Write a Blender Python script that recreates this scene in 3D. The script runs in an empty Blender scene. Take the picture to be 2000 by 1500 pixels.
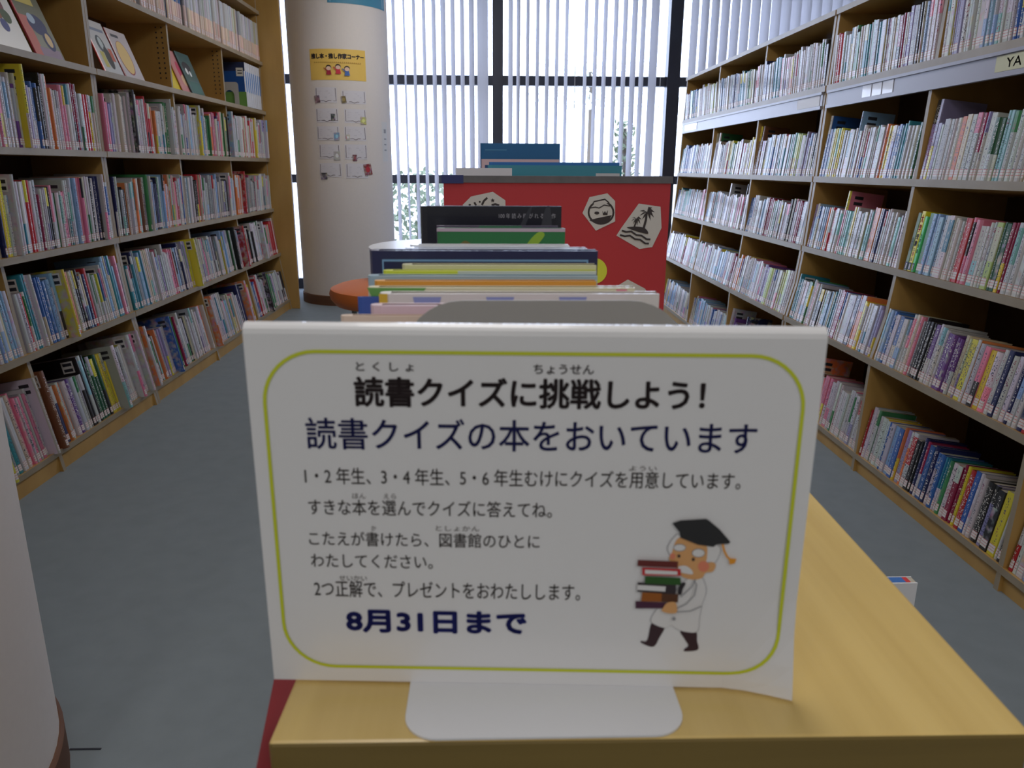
import bpy, bmesh, math, random
from mathutils import Vector, Matrix
C = bpy.context.scene.collection
SC = bpy.context.scene
random.seed(7)
H_CAM = 1.15
# ---------------------------------------------------------------- camera, light, exposure
PITCH, YAW, ROLL, FPX = math.radians(15.7), math.radians(1.72), math.radians(0.3), 1500.0
FWD = Vector((math.sin(YAW)*math.cos(PITCH), math.cos(YAW)*math.cos(PITCH), -math.sin(PITCH)))
_rt = Vector((math.cos(YAW), -math.sin(YAW), 0)); _up = _rt.cross(FWD)
RT = _rt*math.cos(ROLL) + _up*math.sin(ROLL); UP = _up*math.cos(ROLL) - _rt*math.sin(ROLL)
EYE = Vector((0, 0, H_CAM))
cam_d = bpy.data.cameras.new('camera'); cam = bpy.data.objects.new('camera', cam_d); C.objects.link(cam)
cam_d.sensor_width = 36; cam_d.lens = FPX*36/2000; cam_d.clip_start = .02; cam_d.clip_end = 200
cam.matrix_world = Matrix(((RT.x, UP.x, -FWD.x, 0), (RT.y, UP.y, -FWD.y, 0), (RT.z, UP.z, -FWD.z, H_CAM), (0, 0, 0, 1)))
cam_d.dof.use_dof = True; cam_d.dof.focus_distance = 1.6; cam_d.dof.aperture_fstop = 14
SC.camera = cam
SC.view_settings.view_transform = 'Standard'; SC.view_settings.look = 'None'
SC.view_settings.gamma = 1; SC.view_settings.use_curve_mapping = False; SC.view_settings.exposure = 0.0
SC.cycles.use_denoising = True
SC.cycles.max_bounces = 7; SC.cycles.diffuse_bounces = 4; SC.cycles.transparent_max_bounces = 12
SC.cycles.sample_clamp_indirect = 6; SC.cycles.caustics_reflective = False; SC.cycles.caustics_refractive = False
W = bpy.data.worlds.new('sky'); SC.world = W; W.use_nodes = True
bg = W.node_tree.nodes['Background']; bg.inputs[0].default_value = (.66, .74, 1, 1); bg.inputs[1].default_value = 6.8
FILL_LIGHTS = [(-1.0, -1.2, 8), (1.0, -1.2, 8), (-1.0, -3.0, 16), (1.0, -3.0, 16), (-1.0, -4.8, 17), (1.0, -4.8, 17), (-.15, 1.0, 17), (.2, 3.4, 10), (-.4, 5.5, 19)]  # unseen lights added under the ceiling to brighten sign, island top and column
for i, (x, y, e_) in enumerate(FILL_LIGHTS):
    L = bpy.data.lights.new('added_overhead_light', 'AREA'); L.shape = 'RECTANGLE'; L.size = .6; L.size_y = 1.3
    L.energy = e_; L.color = (1, .975, .96)
    o = bpy.data.objects.new('added_overhead_light', L); C.objects.link(o); o.location = (x, y, 2.84)

def at(x, y, X=None, Y=None, Z=None):
    """the point of the room that the photograph shows at a pixel, on a known plane"""
    r = FWD + RT*((x-1000)/FPX) + UP*((750-y)/FPX)
    t = X/r.x if X is not None else Y/r.y if Y is not None else (Z-H_CAM)/r.z
    return EYE + r*t
def proj(p):
    v = p-EYE; d = v.dot(FWD)
    return (1000+FPX*v.dot(RT)/d, 750-FPX*v.dot(UP)/d, d) if d > .05 else (-9999, -9999, d)
def lin(c):
    f = lambda v: v/12.92 if v <= .04045 else ((v+.055)/1.055)**2.4
    return tuple(f(v/255) for v in c)
# ---------------------------------------------------------------- materials
def mat(name, col, rough=.5, metal=0, spec=.5, noise=None, coat=0):
    m = bpy.data.materials.new(name); m.use_nodes = True; nt = m.node_tree; b = nt.nodes['Principled BSDF']
    b.inputs['Base Color'].default_value = (*col, 1); b.inputs['Roughness'].default_value = rough
    b.inputs['Metallic'].default_value = metal; b.inputs['Specular IOR Level'].default_value = spec
    b.inputs['Coat Weight'].default_value = coat
    if noise:
        sc, amt = noise
        g = nt.nodes.new('ShaderNodeNewGeometry'); n = nt.nodes.new('ShaderNodeTexNoise'); n.inputs['Scale'].default_value = sc
        n.inputs['Detail'].default_value = 4
        nt.links.new(g.outputs['Position'], n.inputs['Vector'])
        mx = nt.nodes.new('ShaderNodeMix'); mx.data_type = 'RGBA'
        mx.inputs[6].default_value = (*[c*(1-amt) for c in col], 1); mx.inputs[7].default_value = (*[min(1, c*(1+amt)) for c in col], 1)
        nt.links.new(n.outputs[0], mx.inputs[0]); nt.links.new(mx.outputs[2], b.inputs['Base Color'])
    return m
def wood(name, c1, c2, stretch, rough=.35, spec=.5):
    m = mat(name, c1, rough, spec=spec); nt = m.node_tree; b = nt.nodes['Principled BSDF']
    g = nt.nodes.new('ShaderNodeNewGeometry'); mp = nt.nodes.new('ShaderNodeMapping'); mp.inputs['Scale'].default_value = stretch
    n = nt.nodes.new('ShaderNodeTexNoise'); n.inputs['Scale'].default_value = 1; n.inputs['Detail'].default_value = 5
    rp = nt.nodes.new('ShaderNodeValToRGB'); rp.color_ramp.elements[0].position = .3; rp.color_ramp.elements[1].position = .72
    rp.color_ramp.elements[0].color = (*c2, 1); rp.color_ramp.elements[1].color = (*c1, 1)
    nt.links.new(g.outputs['Position'], mp.inputs[0]); nt.links.new(mp.outputs[0], n.inputs['Vector'])
    nt.links.new(n.outputs[0], rp.inputs[0]); nt.links.new(rp.outputs[0], b.inputs['Base Color'])
    return m
M = {}
M['case'] = wood('bookcase_wood', (.52, .315, .098), (.43, .25, .072), (9, 9, 3), .30)
M['edge'] = wood('bookcase_edge', (.34, .285, .205), (.29, .235, .16), (9, 9, 3), .4, .5)
M['back'] = wood('bookcase_back', (.10, .052, .026), (.08, .042, .02), (9, 9, 3), .5)
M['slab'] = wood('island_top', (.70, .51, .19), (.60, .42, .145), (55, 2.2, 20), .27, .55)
M['slab_shaded'] = wood('island_wood_shaded', (.20, .135, .032), (.165, .11, .025), (3, 30, 60), .4)  # darker wood, with the shade of the front face put into its colour
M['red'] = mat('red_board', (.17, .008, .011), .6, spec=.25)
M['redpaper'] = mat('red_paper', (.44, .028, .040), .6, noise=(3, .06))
M['carpet'] = mat('carpet', (.215, .243, .258), .95, spec=.1, noise=(14, .10))
M['column'] = mat('column_plaster', (.74, .68, .63), .8, spec=.25, noise=(60, .03))
M['wall'] = mat('wall_paint', (.55, .53, .50), .8)
M['ceil'] = mat('ceiling_paint', (.75, .74, .72), .9)
M['skirt'] = wood('skirting', (.16, .075, .04), (.12, .055, .03), (3, 3, 30), .6, .2)
M['mullion'] = mat('dark_frame', (.030, .032, .045), .4)
M['white'] = mat('white_lacquer', (.80, .80, .80), .3)
M['plate'] = mat('cream_steel', (.74, .74, .76), .35)
M['greysteel'] = mat('grey_steel', (.36, .35, .335), .45)
M['chrome'] = mat('dark_chrome', (.18, .19, .18), .25, metal=.8)
M['orange'] = mat('orange_vinyl', (.66, .17, .030), .5, spec=.35)
M['paper'] = mat('paper', (.78, .77, .78), .5, noise=(30, .02))
M['label'] = mat('glossy_label', (.80, .80, .84), .12, coat=.5)
M['rail'] = mat('rail_grey', (.34, .335, .40), .3, spec=.5)
M['asphalt'] = mat('paving', (.62, .62, .60), .9)
M['leaf'] = mat('foliage', (.15, .19, .11), .7, noise=(5, .3))
M['glareleaf'] = mat('glare_painted_foliage', (.62, .66, .62), .8, noise=(2, .1))  # leaves coloured nearly white to imitate the overexposed view outside
M['bark'] = mat('bark', (.10, .08, .06), .8)
# blinds let daylight through
m = bpy.data.materials.new('blind_fabric'); m.use_nodes = True; nt = m.node_tree; nt.nodes.clear()
o_ = nt.nodes.new('ShaderNodeOutputMaterial'); d_ = nt.nodes.new('ShaderNodeBsdfDiffuse'); t_ = nt.nodes.new('ShaderNodeBsdfTranslucent'); x_ = nt.nodes.new('ShaderNodeMixShader')
d_.inputs[0].default_value = (.50, .49, .51, 1); t_.inputs[0].default_value = (.56, .555, .60, 1); x_.inputs[0].default_value = .27
nt.links.new(d_.outputs[0], x_.inputs[1]); nt.links.new(t_.outputs[0], x_.inputs[2]); nt.links.new(x_.outputs[0], o_.inputs[0]); M['blind'] = m
m = bpy.data.materials.new('window_glass'); m.use_nodes = True; nt = m.node_tree; nt.nodes.clear()
o_ = nt.nodes.new('ShaderNodeOutputMaterial'); d_ = nt.nodes.new('ShaderNodeBsdfTransparent'); t_ = nt.nodes.new('ShaderNodeBsdfGlossy'); x_ = nt.nodes.new('ShaderNodeMixShader')
d_.inputs[0].default_value = (.96, .98, .98, 1); t_.inputs[1].default_value = .02; x_.inputs[0].default_value = .06
nt.links.new(d_.outputs[0], x_.inputs[1]); nt.links.new(t_.outputs[0], x_.inputs[2]); nt.links.new(x_.outputs[0], o_.inputs[0]); M['glass'] = m
# printed things carry their ink colours face by face; alpha says how the face is printed (1 lettering, .5 picture, 0 plain)
def printed(name, rough, coat):
    m = mat(name, (.8, .8, .8), rough, coat=coat); nt = m.node_tree; b = nt.nodes['Principled BSDF']; N = nt.nodes.new; K = nt.links.new
    a = N('ShaderNodeAttribute'); a.attribute_name = 'col'
    g = N('ShaderNodeNewGeometry')
    n1 = N('ShaderNodeTexNoise'); n1.inputs['Scale'].default_value = 230; n1.inputs['Detail'].default_value = 1
    K(g.outputs['Position'], n1.inputs['Vector'])
    th = N('ShaderNodeMath'); th.operation = 'GREATER_THAN'; th.inputs[1].default_value = .585; K(n1.outputs[0], th.inputs[0])
    isT = N('ShaderNodeMath'); isT.operation = 'GREATER_THAN'; isT.inputs[1].default_value = .8; K(a.outputs['Alpha'], isT.inputs[0])
    f1 = N('ShaderNodeMath'); f1.operation = 'MULTIPLY'; K(th.outputs[0], f1.inputs[0]); K(isT.outputs[0], f1.inputs[1])
    bw = N('ShaderNodeRGBToBW'); K(a.outputs['Color'], bw.inputs[0])
    lt = N('ShaderNodeMath'); lt.operation = 'LESS_THAN'; lt.inputs[1].default_value = .16; K(bw.outputs[0], lt.inputs[0])
    nh = N('ShaderNodeTexNoise'); nh.inputs['Scale'].default_value = 11; K(g.outputs['Position'], nh.inputs['Vector'])
    rp = N('ShaderNodeValToRGB'); e = rp.color_ramp.elements; e[0].position = .38; e[0].color = (.02, .02, .03, 1); e[1].position = .5; e[1].color = (.05, .07, .16, 1)
    e2 = e.new(.62); e2.color = (.30, .05, .08, 1); K(nh.outputs[0], rp.inputs[0])
    ink = N('ShaderNodeMix'); ink.data_type = 'RGBA'; K(lt.outputs[0], ink.inputs[0]); K(rp.outputs[0], ink.inputs[6]); ink.inputs[7].default_value = (.66, .64, .60, 1)
    m1 = N('ShaderNodeMix'); m1.data_type = 'RGBA'; K(f1.outputs[0], m1.inputs[0]); K(a.outputs['Color'], m1.inputs[6]); K(ink.outputs[2], m1.inputs[7])
    # soft picture print
    isA = N('ShaderNodeMath'); isA.operation = 'COMPARE'; isA.inputs[1].default_value = .5; isA.inputs[2].default_value = .15; K(a.outputs['Alpha'], isA.inputs[0])
    n2 = N('ShaderNodeTexNoise'); n2.inputs['Scale'].default_value = 34; K(g.outputs['Position'], n2.inputs['Vector'])
    hs = N('ShaderNodeHueSaturation'); hs.inputs['Saturation'].default_value = 1.1; hs.inputs['Value'].default_value = .8; K(n2.outputs['Color'], hs.inputs['Color'])
    cr = N('ShaderNodeMapRange'); cr.inputs[1].default_value = .42; cr.inputs[2].default_value = .6; cr.inputs[4].default_value = .75; K(n2.outputs[0], cr.inputs[0])
    f2 = N('ShaderNodeMath'); f2.operation = 'MULTIPLY'; K(cr.outputs[0], f2.inputs[0]); K(isA.outputs[0], f2.inputs[1])
    m2 = N('ShaderNodeMix'); m2.data_type = 'RGBA'; K(f2.outputs[0], m2.inputs[0]); K(m1.outputs[2], m2.inputs[6]); K(hs.outputs[0], m2.inputs[7])
    K(m2.outputs[2], b.inputs['Base Color'])
    return m
M['book'] = printed('laminated_print', .30, .25)
M['print'] = printed('flat_print', .55, 0)
# ---------------------------------------------------------------- mesh helpers
class MB:
    def __init__(s): s.v = []; s.f = []; s.c = []; s.m = []
    def face(s, pts, col=(1, 1, 1), a=0.0, m=0):
        i = len(s.v); s.v += [tuple(p) for p in pts]; s.f.append(tuple(range(i, i+len(pts)))); s.c.append((*col, a)); s.m.append(m)
    def grid(s, rings, close=True, col=(1, 1, 1), caps=True, m=0):
        """skin equal-length rings"""
        n = len(rings[0]); i = len(s.v)
        for r in rings: s.v += [tuple(p) for p in r]
        for a in range(len(rings)-1):
            for b in range(n if close else n-1):
                s.f.append((i+a*n+b, i+a*n+(b+1) % n, i+(a+1)*n+(b+1) % n, i+(a+1)*n+b)); s.c.append((*col, 0)); s.m.append(m)
        if caps:
            s.f.append(tuple(range(i+n-1, i-1, -1))); s.f.append(tuple(i+(len(rings)-1)*n+b for b in range(n)))
            s.c += [(*col, 0)]*2; s.m += [m]*2
    def box(s, x0, x1, y0, y1, z0, z1, col=(1, 1, 1), m=0, mt=None):
        P = [(x0, y0, z0), (x1, y0, z0), (x1, y1, z0), (x0, y1, z0), (x0, y0, z1), (x1, y0, z1), (x1, y1, z1), (x0, y1, z1)]
        i = len(s.v); s.v += P
        for k, q in enumerate(((3, 2, 1, 0), (4, 5, 6, 7), (0, 1, 5, 4), (1, 2, 6, 5), (2, 3, 7, 6), (3, 0, 4, 7))):
            s.f.append(tuple(i+j for j in q)); s.c.append((*col, 0)); s.m.append(mt if mt is not None and k == 3 else m)
    def prism(s, prof, axis, a, b, col=(1, 1, 1), m=0):
        """profile polygon extruded along an axis (0 x,1 y,2 z); profile gives the other two coordinates in order"""
        def pt(p, t):
            q = list(p); q.insert(axis, t); return tuple(q)
        s.grid([[pt(p, a) for p in prof], [pt(p, b) for p in prof]], col=col, m=m)
    def cyl(s, c, r, z0, z1, n=24, col=(1, 1, 1), m=0, prof=None):
        prof = prof or [(r, z0), (r, z1)]
        s.grid([[(c[0]+q*math.cos(2*math.pi*k/n), c[1]+q*math.sin(2*math.pi*k/n), z) for k in range(n)] for q, z in prof], col=col, m=m)
    def tube(s, pts, r, n=10, m=0):
        rings = []
        for k, p in enumerate(pts):
            p = Vector(p); d = (Vector(pts[min(k+1, len(pts)-1)])-Vector(pts[max(k-1, 0)])).normalized()
            u = d.orthogonal().normalized(); w = d.cross(u)
            rings.append([tuple(p+u*r*math.cos(2*math.pi*j/n)+w*r*math.sin(2*math.pi*j/n)) for j in range(n)])
        s.grid(rings, m=m)
    def add(s, o, M4):
        i = len(s.v); s.v += [tuple(M4 @ Vector(p)) for p in o.v]; s.f += [tuple(i+j for j in f) for f in o.f]; s.c += o.c; s.m += o.m
    def build(s, name, mats, parent=None, smooth=False, bevel=0, recalc=True, loc=None):
        me = bpy.data.meshes.new(name); me.from_pydata(s.v, [], s.f)
        for mm in (mats if isinstance(mats, (list, tuple)) else [mats]): me.materials.append(M[mm] if isinstance(mm, str) else mm)
        me.polygons.foreach_set('material_index', s.m)
        ca = me.color_attributes.new('col', 'FLOAT_COLOR', 'CORNER'); buf = []
        for f, c in zip(s.f, s.c): buf += list(c)*len(f)
        ca.data.foreach_set('color', buf)
        if smooth: me.polygons.foreach_set('use_smooth', [True]*len(s.f))
        if recalc:
            bm = bmesh.new(); bm.from_mesh(me); bmesh.ops.recalc_face_normals(bm, faces=bm.faces); bm.to_mesh(me); bm.free()
        me.update()
        ob = bpy.data.objects.new(name, me); C.objects.link(ob)
        if parent: ob.parent = parent
        if loc is not None: ob.location = loc
        if bevel:
            b = ob.modifiers.new('edge', 'BEVEL'); b.width = bevel; b.segments = 2; b.limit_method = 'ANGLE'
        if smooth:
            e = ob.modifiers.new('split', 'EDGE_SPLIT'); e.split_angle = math.radians(40)
        return ob
def tag(o, label, cat, group=None, kind=None):
    o['label'] = label; o['category'] = cat
    if group: o['group'] = group
    if kind: o['kind'] = kind
    return o
def empty(name, label, cat, loc=(0, 0, 0), group=None, kind=None, rz=0):
    o = bpy.data.objects.new(name, None); C.objects.link(o); o.location = loc; o.rotation_euler.z = rz; o.empty_display_size = .05
    return tag(o, label, cat, group, kind)
def smooth_poly(pts, k=5):
    n = len(pts); out = []
    for i in range(n):
        p0, p1, p2, p3 = (Vector((*pts[(i+j-1) % n], 0)) for j in range(4))
        for s in range(k):
            t = s/k; q = .5*((2*p1)+(p2-p0)*t+(2*p0-5*p1+4*p2-p3)*t*t+(3*p1-p0-3*p2+p3)*t**3); out.append((q.x, q.y))
    return out
def ellipse(cx, cy, rx, ry, n=20): return [(cx+rx*math.cos(6.28318*k/n), cy+ry*math.sin(6.28318*k/n)) for k in range(n)]
class Sheet:
    """flat printing on a surface: fn(u,v,height)->point. Each mark lies a hair above the last."""
    def __init__(s, fn): s.fn = fn; s.mb = MB(); s.k = 1
    def poly(s, pts, col, a=0, sm=False):
        if sm: pts = smooth_poly(pts)
        h = s.k*.00006; s.k += 1
        tri = [Vector((p[0], p[1], 0)) for p in pts]
        from mathutils.geometry import tessellate_polygon
        i = len(s.mb.v); s.mb.v += [tuple(s.fn(p[0], p[1], h)) for p in pts]
        for t in tessellate_polygon([tri]): s.mb.f.append(tuple(i+j for j in t)); s.mb.c.append((*col, a)); s.mb.m.append(0)
    def rect(s, u0, u1, v0, v1, col, a=0): s.poly([(u0, v0), (u1, v0), (u1, v1), (u0, v1)], col, a)
    def line(s, pts, w, col, closed=False):
        h = s.k*.00006; s.k += 1; n = len(pts); L = []; R = []
        for i, p in enumerate(pts):
            a = Vector(pts[(i-1) % n] if closed or i else pts[0]); b = Vector(pts[(i+1) % n] if closed or i < n-1 else pts[-1])
            d = (b-a).normalized(); nn = Vector((-d.y, d.x))*w/2; p = Vector(p); L.append(p+nn); R.append(p-nn)
        i = len(s.mb.v); s.mb.v += [tuple(s.fn(q.x, q.y, h)) for pr in zip(L, R) for q in pr]
        for k in range(n if closed else n-1):
            a, b = 2*k, 2*((k+1) % n); s.mb.f.append((i+a, i+a+1, i+b+1, i+b)); s.mb.c.append((*col, 0)); s.mb.m.append(0)
    def text(s, body, u0, u1, v0, v1, col, bold=0.0, rot=False):
        """lettering fitted to a box; rot stacks it top to bottom"""
        h = s.k*.00006; s.k += 1
        cu = bpy.data.curves.new('lettering', 'FONT'); cu.body = body; cu.size = 1; cu.resolution_u = 3
        if rot: cu.space_line = .92
        ob = bpy.data.objects.new('lettering', cu); C.objects.link(ob); bpy.context.view_layer.update()
        me = bpy.data.meshes.new_from_object(ob.evaluated_get(bpy.context.evaluated_depsgraph_get()))
        vs = [v.co.copy() for v in me.vertices]
        xs = [v.x for v in vs]; ys = [v.y for v in vs]; x0, x1, y0, y1 = min(xs), max(xs), min(ys), max(ys)
        i = len(s.mb.v)
        k = (v1-v0)/(y1-y0)*bold
        u0 += k; u1 -= k; v0 += k; v1 -= k
        for a in (range(8) if bold else (None,)):
            du, dv = (k*math.cos(a*math.pi/4), k*math.sin(a*math.pi/4)) if a is not None else (0, 0); i = len(s.mb.v)
            for v in vs: s.mb.v.append(tuple(s.fn(u0+du+(v.x-x0)/(x1-x0)*(u1-u0), v0+dv+(v.y-y0)/(y1-y0)*(v1-v0), h)))
            for p in me.polygons: s.mb.f.append(tuple(i+j for j in p.vertices)); s.mb.c.append((*col, 0)); s.mb.m.append(0)
        bpy.data.objects.remove(ob); bpy.data.curves.remove(cu); bpy.data.meshes.remove(me)
    def build(s, name, parent=None): return s.mb.build(name, 'print', parent, recalc=False)
# ---------------------------------------------------------------- the room
def struct(name, label, cat, mb, m, **k): return tag(mb.build(name, m, **k), label, cat, kind='structure')
RX0, RX1, RY0, RY1, RZ = -2.12, 3.6, -6.5, 7.75, 2.9
b = MB(); b.box(RX0-.1, RX1+.1, RY0-.1, RY1+.02, -.1, 0); struct('floor', 'grey green low pile carpet covering the library floor', 'floor', b, 'carpet')
b = MB(); b.box(RX0-.1, RX1+.1, RY0-.1, RY1+.1, RZ, RZ+.1); struct('ceiling', 'plain white ceiling above the bookcases', 'ceiling', b, 'ceil')
b = MB(); b.box(RX0-.1, RX0, RY0, RY1, 0, RZ); struct('wall_left', 'plain wall behind the tall picture book case', 'wall', b, 'wall')
b = MB(); b.box(RX1, RX1+.1, RY0, RY1, 0, RZ); struct('wall_right', 'plain wall beyond the novel bookcase', 'wall', b, 'wall')
b = MB(); b.box(RX0-.1, RX1+.1, RY0-.1, RY0, 0, RZ); struct('wall_back', 'plain wall at the near end of the room', 'wall', b, 'wall')
b = MB(); b.box(-40, 40, RY1+.1, 70, -.12, -.05); struct('ground', 'pale sunlit paving outside the windows', 'ground', b, 'asphalt')
# a seam in the carpet beside the near column
b = MB(); p0, p1 = at(136, 1463, Z=.0015), at(196, 1464, Z=.0015)
b.box(p0.x, p1.x, p0.y-.002, p0.y+.002, .0, .0018); struct('floor_seam_strip', 'short dark seam in the carpet beside the near column', 'seam', b, 'mullion')
# windows: dark mullions, two rails, panes
GY = 7.62
wx = [-2.12, -1.55, .082, 1.71, 3.6]
names = ['left end window behind the round column', 'window between the column and the middle post', 'window between the middle post and the corner post', 'window above and behind the novel bookcase']
for i in range(4):
    w = empty('window_%d' % (i+1), names[i] + ', dark frame', 'window', (0, 0, 0), kind='structure')
    b = MB(); hw = .058 if i == 2 else .048
    b.box(wx[i+1]-hw, min(wx[i+1]+hw, RX1), GY-.06, GY+.07, 0, RZ)
    for z0, z1 in ((0, .10), (1.006, 1.084), (1.888, 1.972), (2.82, 2.9)): b.box(wx[i]+.0, wx[i+1]-hw, GY-.03, GY+.05, z0, z1)
    b.build('frame', 'mullion', w)
    b = MB()
    for z0, z1 in ((.1, 1.006), (1.084, 1.888), (1.972, 2.82)): b.box(wx[i], wx[i+1]-hw, GY+.008, GY+.014, z0, z1)
    b.build('pane', 'glass', w)
# vertical blinds
BY = 7.42
def blind(label, xs, rots, w=.1, cords=()):
    t = empty('vertical_blind', label, 'blind', (xs[0], BY, 0), group='vertical blinds along the windows')
    b = MB()
    for x, r in zip(xs, rots):
        dx, dy = math.sin(math.radians(r))*w/2, math.cos(math.radians(r))*w/2
        ring = []
        for k in range(5):
            q = (k/2-1); bow = .004*(1-q*q)
            ring.append((x-xs[0]+dx*q+bow*math.cos(math.radians(r)), dy*q-bow*math.sin(math.radians(r))))
        for k in range(4): b.face([(*ring[k], .12), (*ring[k+1], .12), (*ring[k+1], 2.78), (*ring[k], 2.78)])
    b.build('slats', 'blind', t, recalc=False)
    b = MB(); b.box(-.06, xs[-1]-xs[0]+.06, -.03, .03, 2.78, 2.83); b.build('headrail', 'white', t)
    b = MB()
    for cx in cords: b.box(cx-xs[0]-.0025, cx-xs[0]+.0025, -.045, -.04, .5, 2.78)
    if cords: b.build('pull_cord', 'white', t)
X = lambda px: at(px, 150, Y=BY).x
s1 = [X(p) for p in (772, 792, 811, 830, 849, 867, 885.5, 903.5, 921.5, 943)]
s0 = [s1[0]-.09*k for k in range(13, 0, -1)]
blind('white vertical blind beside the round column', s0+s1, [-22+random.uniform(-3, 3) for _ in s0]+[-25, -17, -22, -23, -26, -30, -26, -24, -30, -80])
blind('white vertical blind between the two dark window posts', [X(p) for p in (997, 1012, 1030, 1049, 1068, 1086.5, 1105, 1142, 1161, 1179, 1199, 1217, 1235, 1252, 1274)],
      [-23, -17, -15, -15, -16, -14, -13, -12, -13, -14, -15, -15, -20, -15, -35], cords=(X(1122), X(1288)))
blind('cream vertical blind above the novel bookcase', [X(1350)+.0905*k for k in range(18)], [-29-1.3*k for k in range(18)])
# columns
def column(name, cx, cy, r, label):
    b = MB(); b.cyl((cx, cy), r, 0.085, RZ, 72); o = struct(name, label, 'column', b, 'column', smooth=True)
    b = MB(); b.cyl((cx, cy), r+.006, 0, .085, 72, prof=[(r+.008, 0), (r+.008, .078), (r+.002, .085)]); b.build('baseboard', 'skirt', o, smooth=True)
COLX, COLY, COLR = -1.262, 7.0, .412
column('column_far', COLX, COLY, COLR, 'beige round column with notices stuck on it')
column('column_near', -1.223, 1.106, .42, 'beige round column close at the end of the aisle')
# ---------------------------------------------------------------- bookcases
def lerp(tab, z):
    for (z0, x0), (z1, x1) in zip(tab, tab[1:]):
        if z0 <= z <= z1: return x0+(x1-x0)*(z-z0)/(z1-z0)
    return tab[-1][1] if z > tab[-1][0] else tab[0][1]
FR = [(0, 1.438), (.46, 1.447), (.62, 1.482), (.80, 1.500), (1.12, 1.520), (1.85, 1.548)]
FL = [(0, -1.663), (.47, -1.722), (.62, -1.738), (.80, -1.752), (1.23, -1.758), (2.45, -1.750)]
R_LV = [(1.52, 0), (1.12, 6), (.80, 7.5), (.46, 10.5), (.075, 9)]
L_LV = [(2.29, 0), (1.93, 0), (1.57, 0), (1.215, 0), (.825, 0), (.47, 6.8), (.085, 10.5)]
def bookcase(name, label, front, xb, sgn, y0, y1, divs, levels, top, rail=None):
    t = empty(name, label, 'bookcase', (0, 0, 0))
    RC = .020 if sgn < 0 else .007
    def panel(nm, ya, yb):
        zs = [z for z, _ in front if z < top]+[top]
        prof = [(lerp(front, z)+sgn*(RC if z > .03 else .001), z) for z in zs]+[(xb, top), (xb, 0)]
        b = MB(); n = len(prof)
        b.prism(prof, 1, ya, yb, m=0)
        for k in range(len(zs)-1): b.m[k] = 1   # front edge band
        b.build(nm, ['case', 'edge'], t)
    th = .022
    panel('side_panel', y0, y0+th); panel('side_panel', y1-th, y1)
    for d in divs: panel('divider', d-.010, d+.010)
    ys = [y0+th]+[q for d in divs for q in (d-.010, d+.010)]+[y1-th]
    for z, lean in levels:
        hh = .026 if z > .1 else .022; xa = lerp(front, z); tz = RC*math.tan(math.radians(lean)); b = MB(); b.prism([(xa, z), (xa+sgn*RC, z-tz), (xa+sgn*RC, z-hh-tz), (xa, z-hh)], 1, y0+.001, y1-.001)
        b.m[3] = 1; b.build('shelf_lip', ['case', 'edge'], t)
    for a, c in zip(ys[::2], ys[1::2]):
        for z, lean in levels:
            x0 = lerp(front, z)+sgn*RC; z = z-RC*math.tan(math.radians(lean)); dx = xb-sgn*.008-x0; dz = -abs(dx)*math.tan(math.radians(lean)); hh = .026 if z > .1 else .022
            b = MB(); b.prism([(x0, z), (x0+dx, z+dz), (x0+dx, z+dz-hh), (x0, z-hh)], 1, a, c)
            b.build('shelf', ['case', 'edge'], t)
        b = MB(); b.box(*sorted((lerp(front, .03)+sgn*.012, lerp(front, .03)+sgn*.03)), a, c, 0, levels[-1][0]-.024); b.build('plinth', 'case', t)
    b = MB(); b.box(*sorted((xb, xb-sgn*.008)), y0+th, y1-th, 0, top-.02); b.build('back_panel', 'back', t)
    b = MB(); b.box(*sorted((lerp(front, top)-sgn*.002, xb)), y0, y1, top-.001, top+.022); b.m[3 if sgn < 0 else 5] = 1; b.build('top_board', ['case', 'edge'], t)
    if rail:
        x = lerp(front, 1.47)
        b = MB()
        b.box(x+.004, x+.014, y0+th, y1-th, 1.427, 1.497)
        b.box(x-.004, x+.014, y0+th, y1-th, 1.419, 1.434)
        b.box(x-.004, x+.004, y0+th, y1-th, 1.484, 1.4945)
        b.build('label_rail', 'rail', t)
    return t
RB = 1.88; LB = -2.105
r2 = bookcase('bookcase', 'low backed novel bookcase, far unit ending at the window', FR, RB, 1, 3.700, 6.400, (4.59, 5.49), R_LV, 1.815, True)
r1 = bookcase('bookcase', 'low backed novel bookcase, near unit with handwritten rail sign', FR, RB, 1, .985, 3.688, (1.91, 2.81), R_LV, 1.815, True)
l2 = bookcase('bookcase', 'tall wooden picture book case, far unit ending beside the far column', FL, LB, -1, 3.745, 6.455, (4.655, 5.555), L_LV, 2.62)
l1 = bookcase('bookcase', 'tall wooden picture book case, near unit behind the near column', FL, LB, -1, 1.045, 3.742, (1.955, 2.855), L_LV, 2.62)
b = MB(); b.box(-2.10, -1.600, 6.457, 6.482, 0, 2.75)
b.build('end_panel', 'case', l2, bevel=.003)
# peg strips on the tall case's dividers
b = MB()
for yd in (3.745, 4.644, 5.544, 6.432):
    for xx in (-1.80, -1.83):
        for k in range(11): b.box(xx-.0035, xx+.0035, yd-.0010, yd, 1.62+k*.026, 1.628+k*.026)
b.build('peg_hole_strips', 'mullion', l2)
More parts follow.
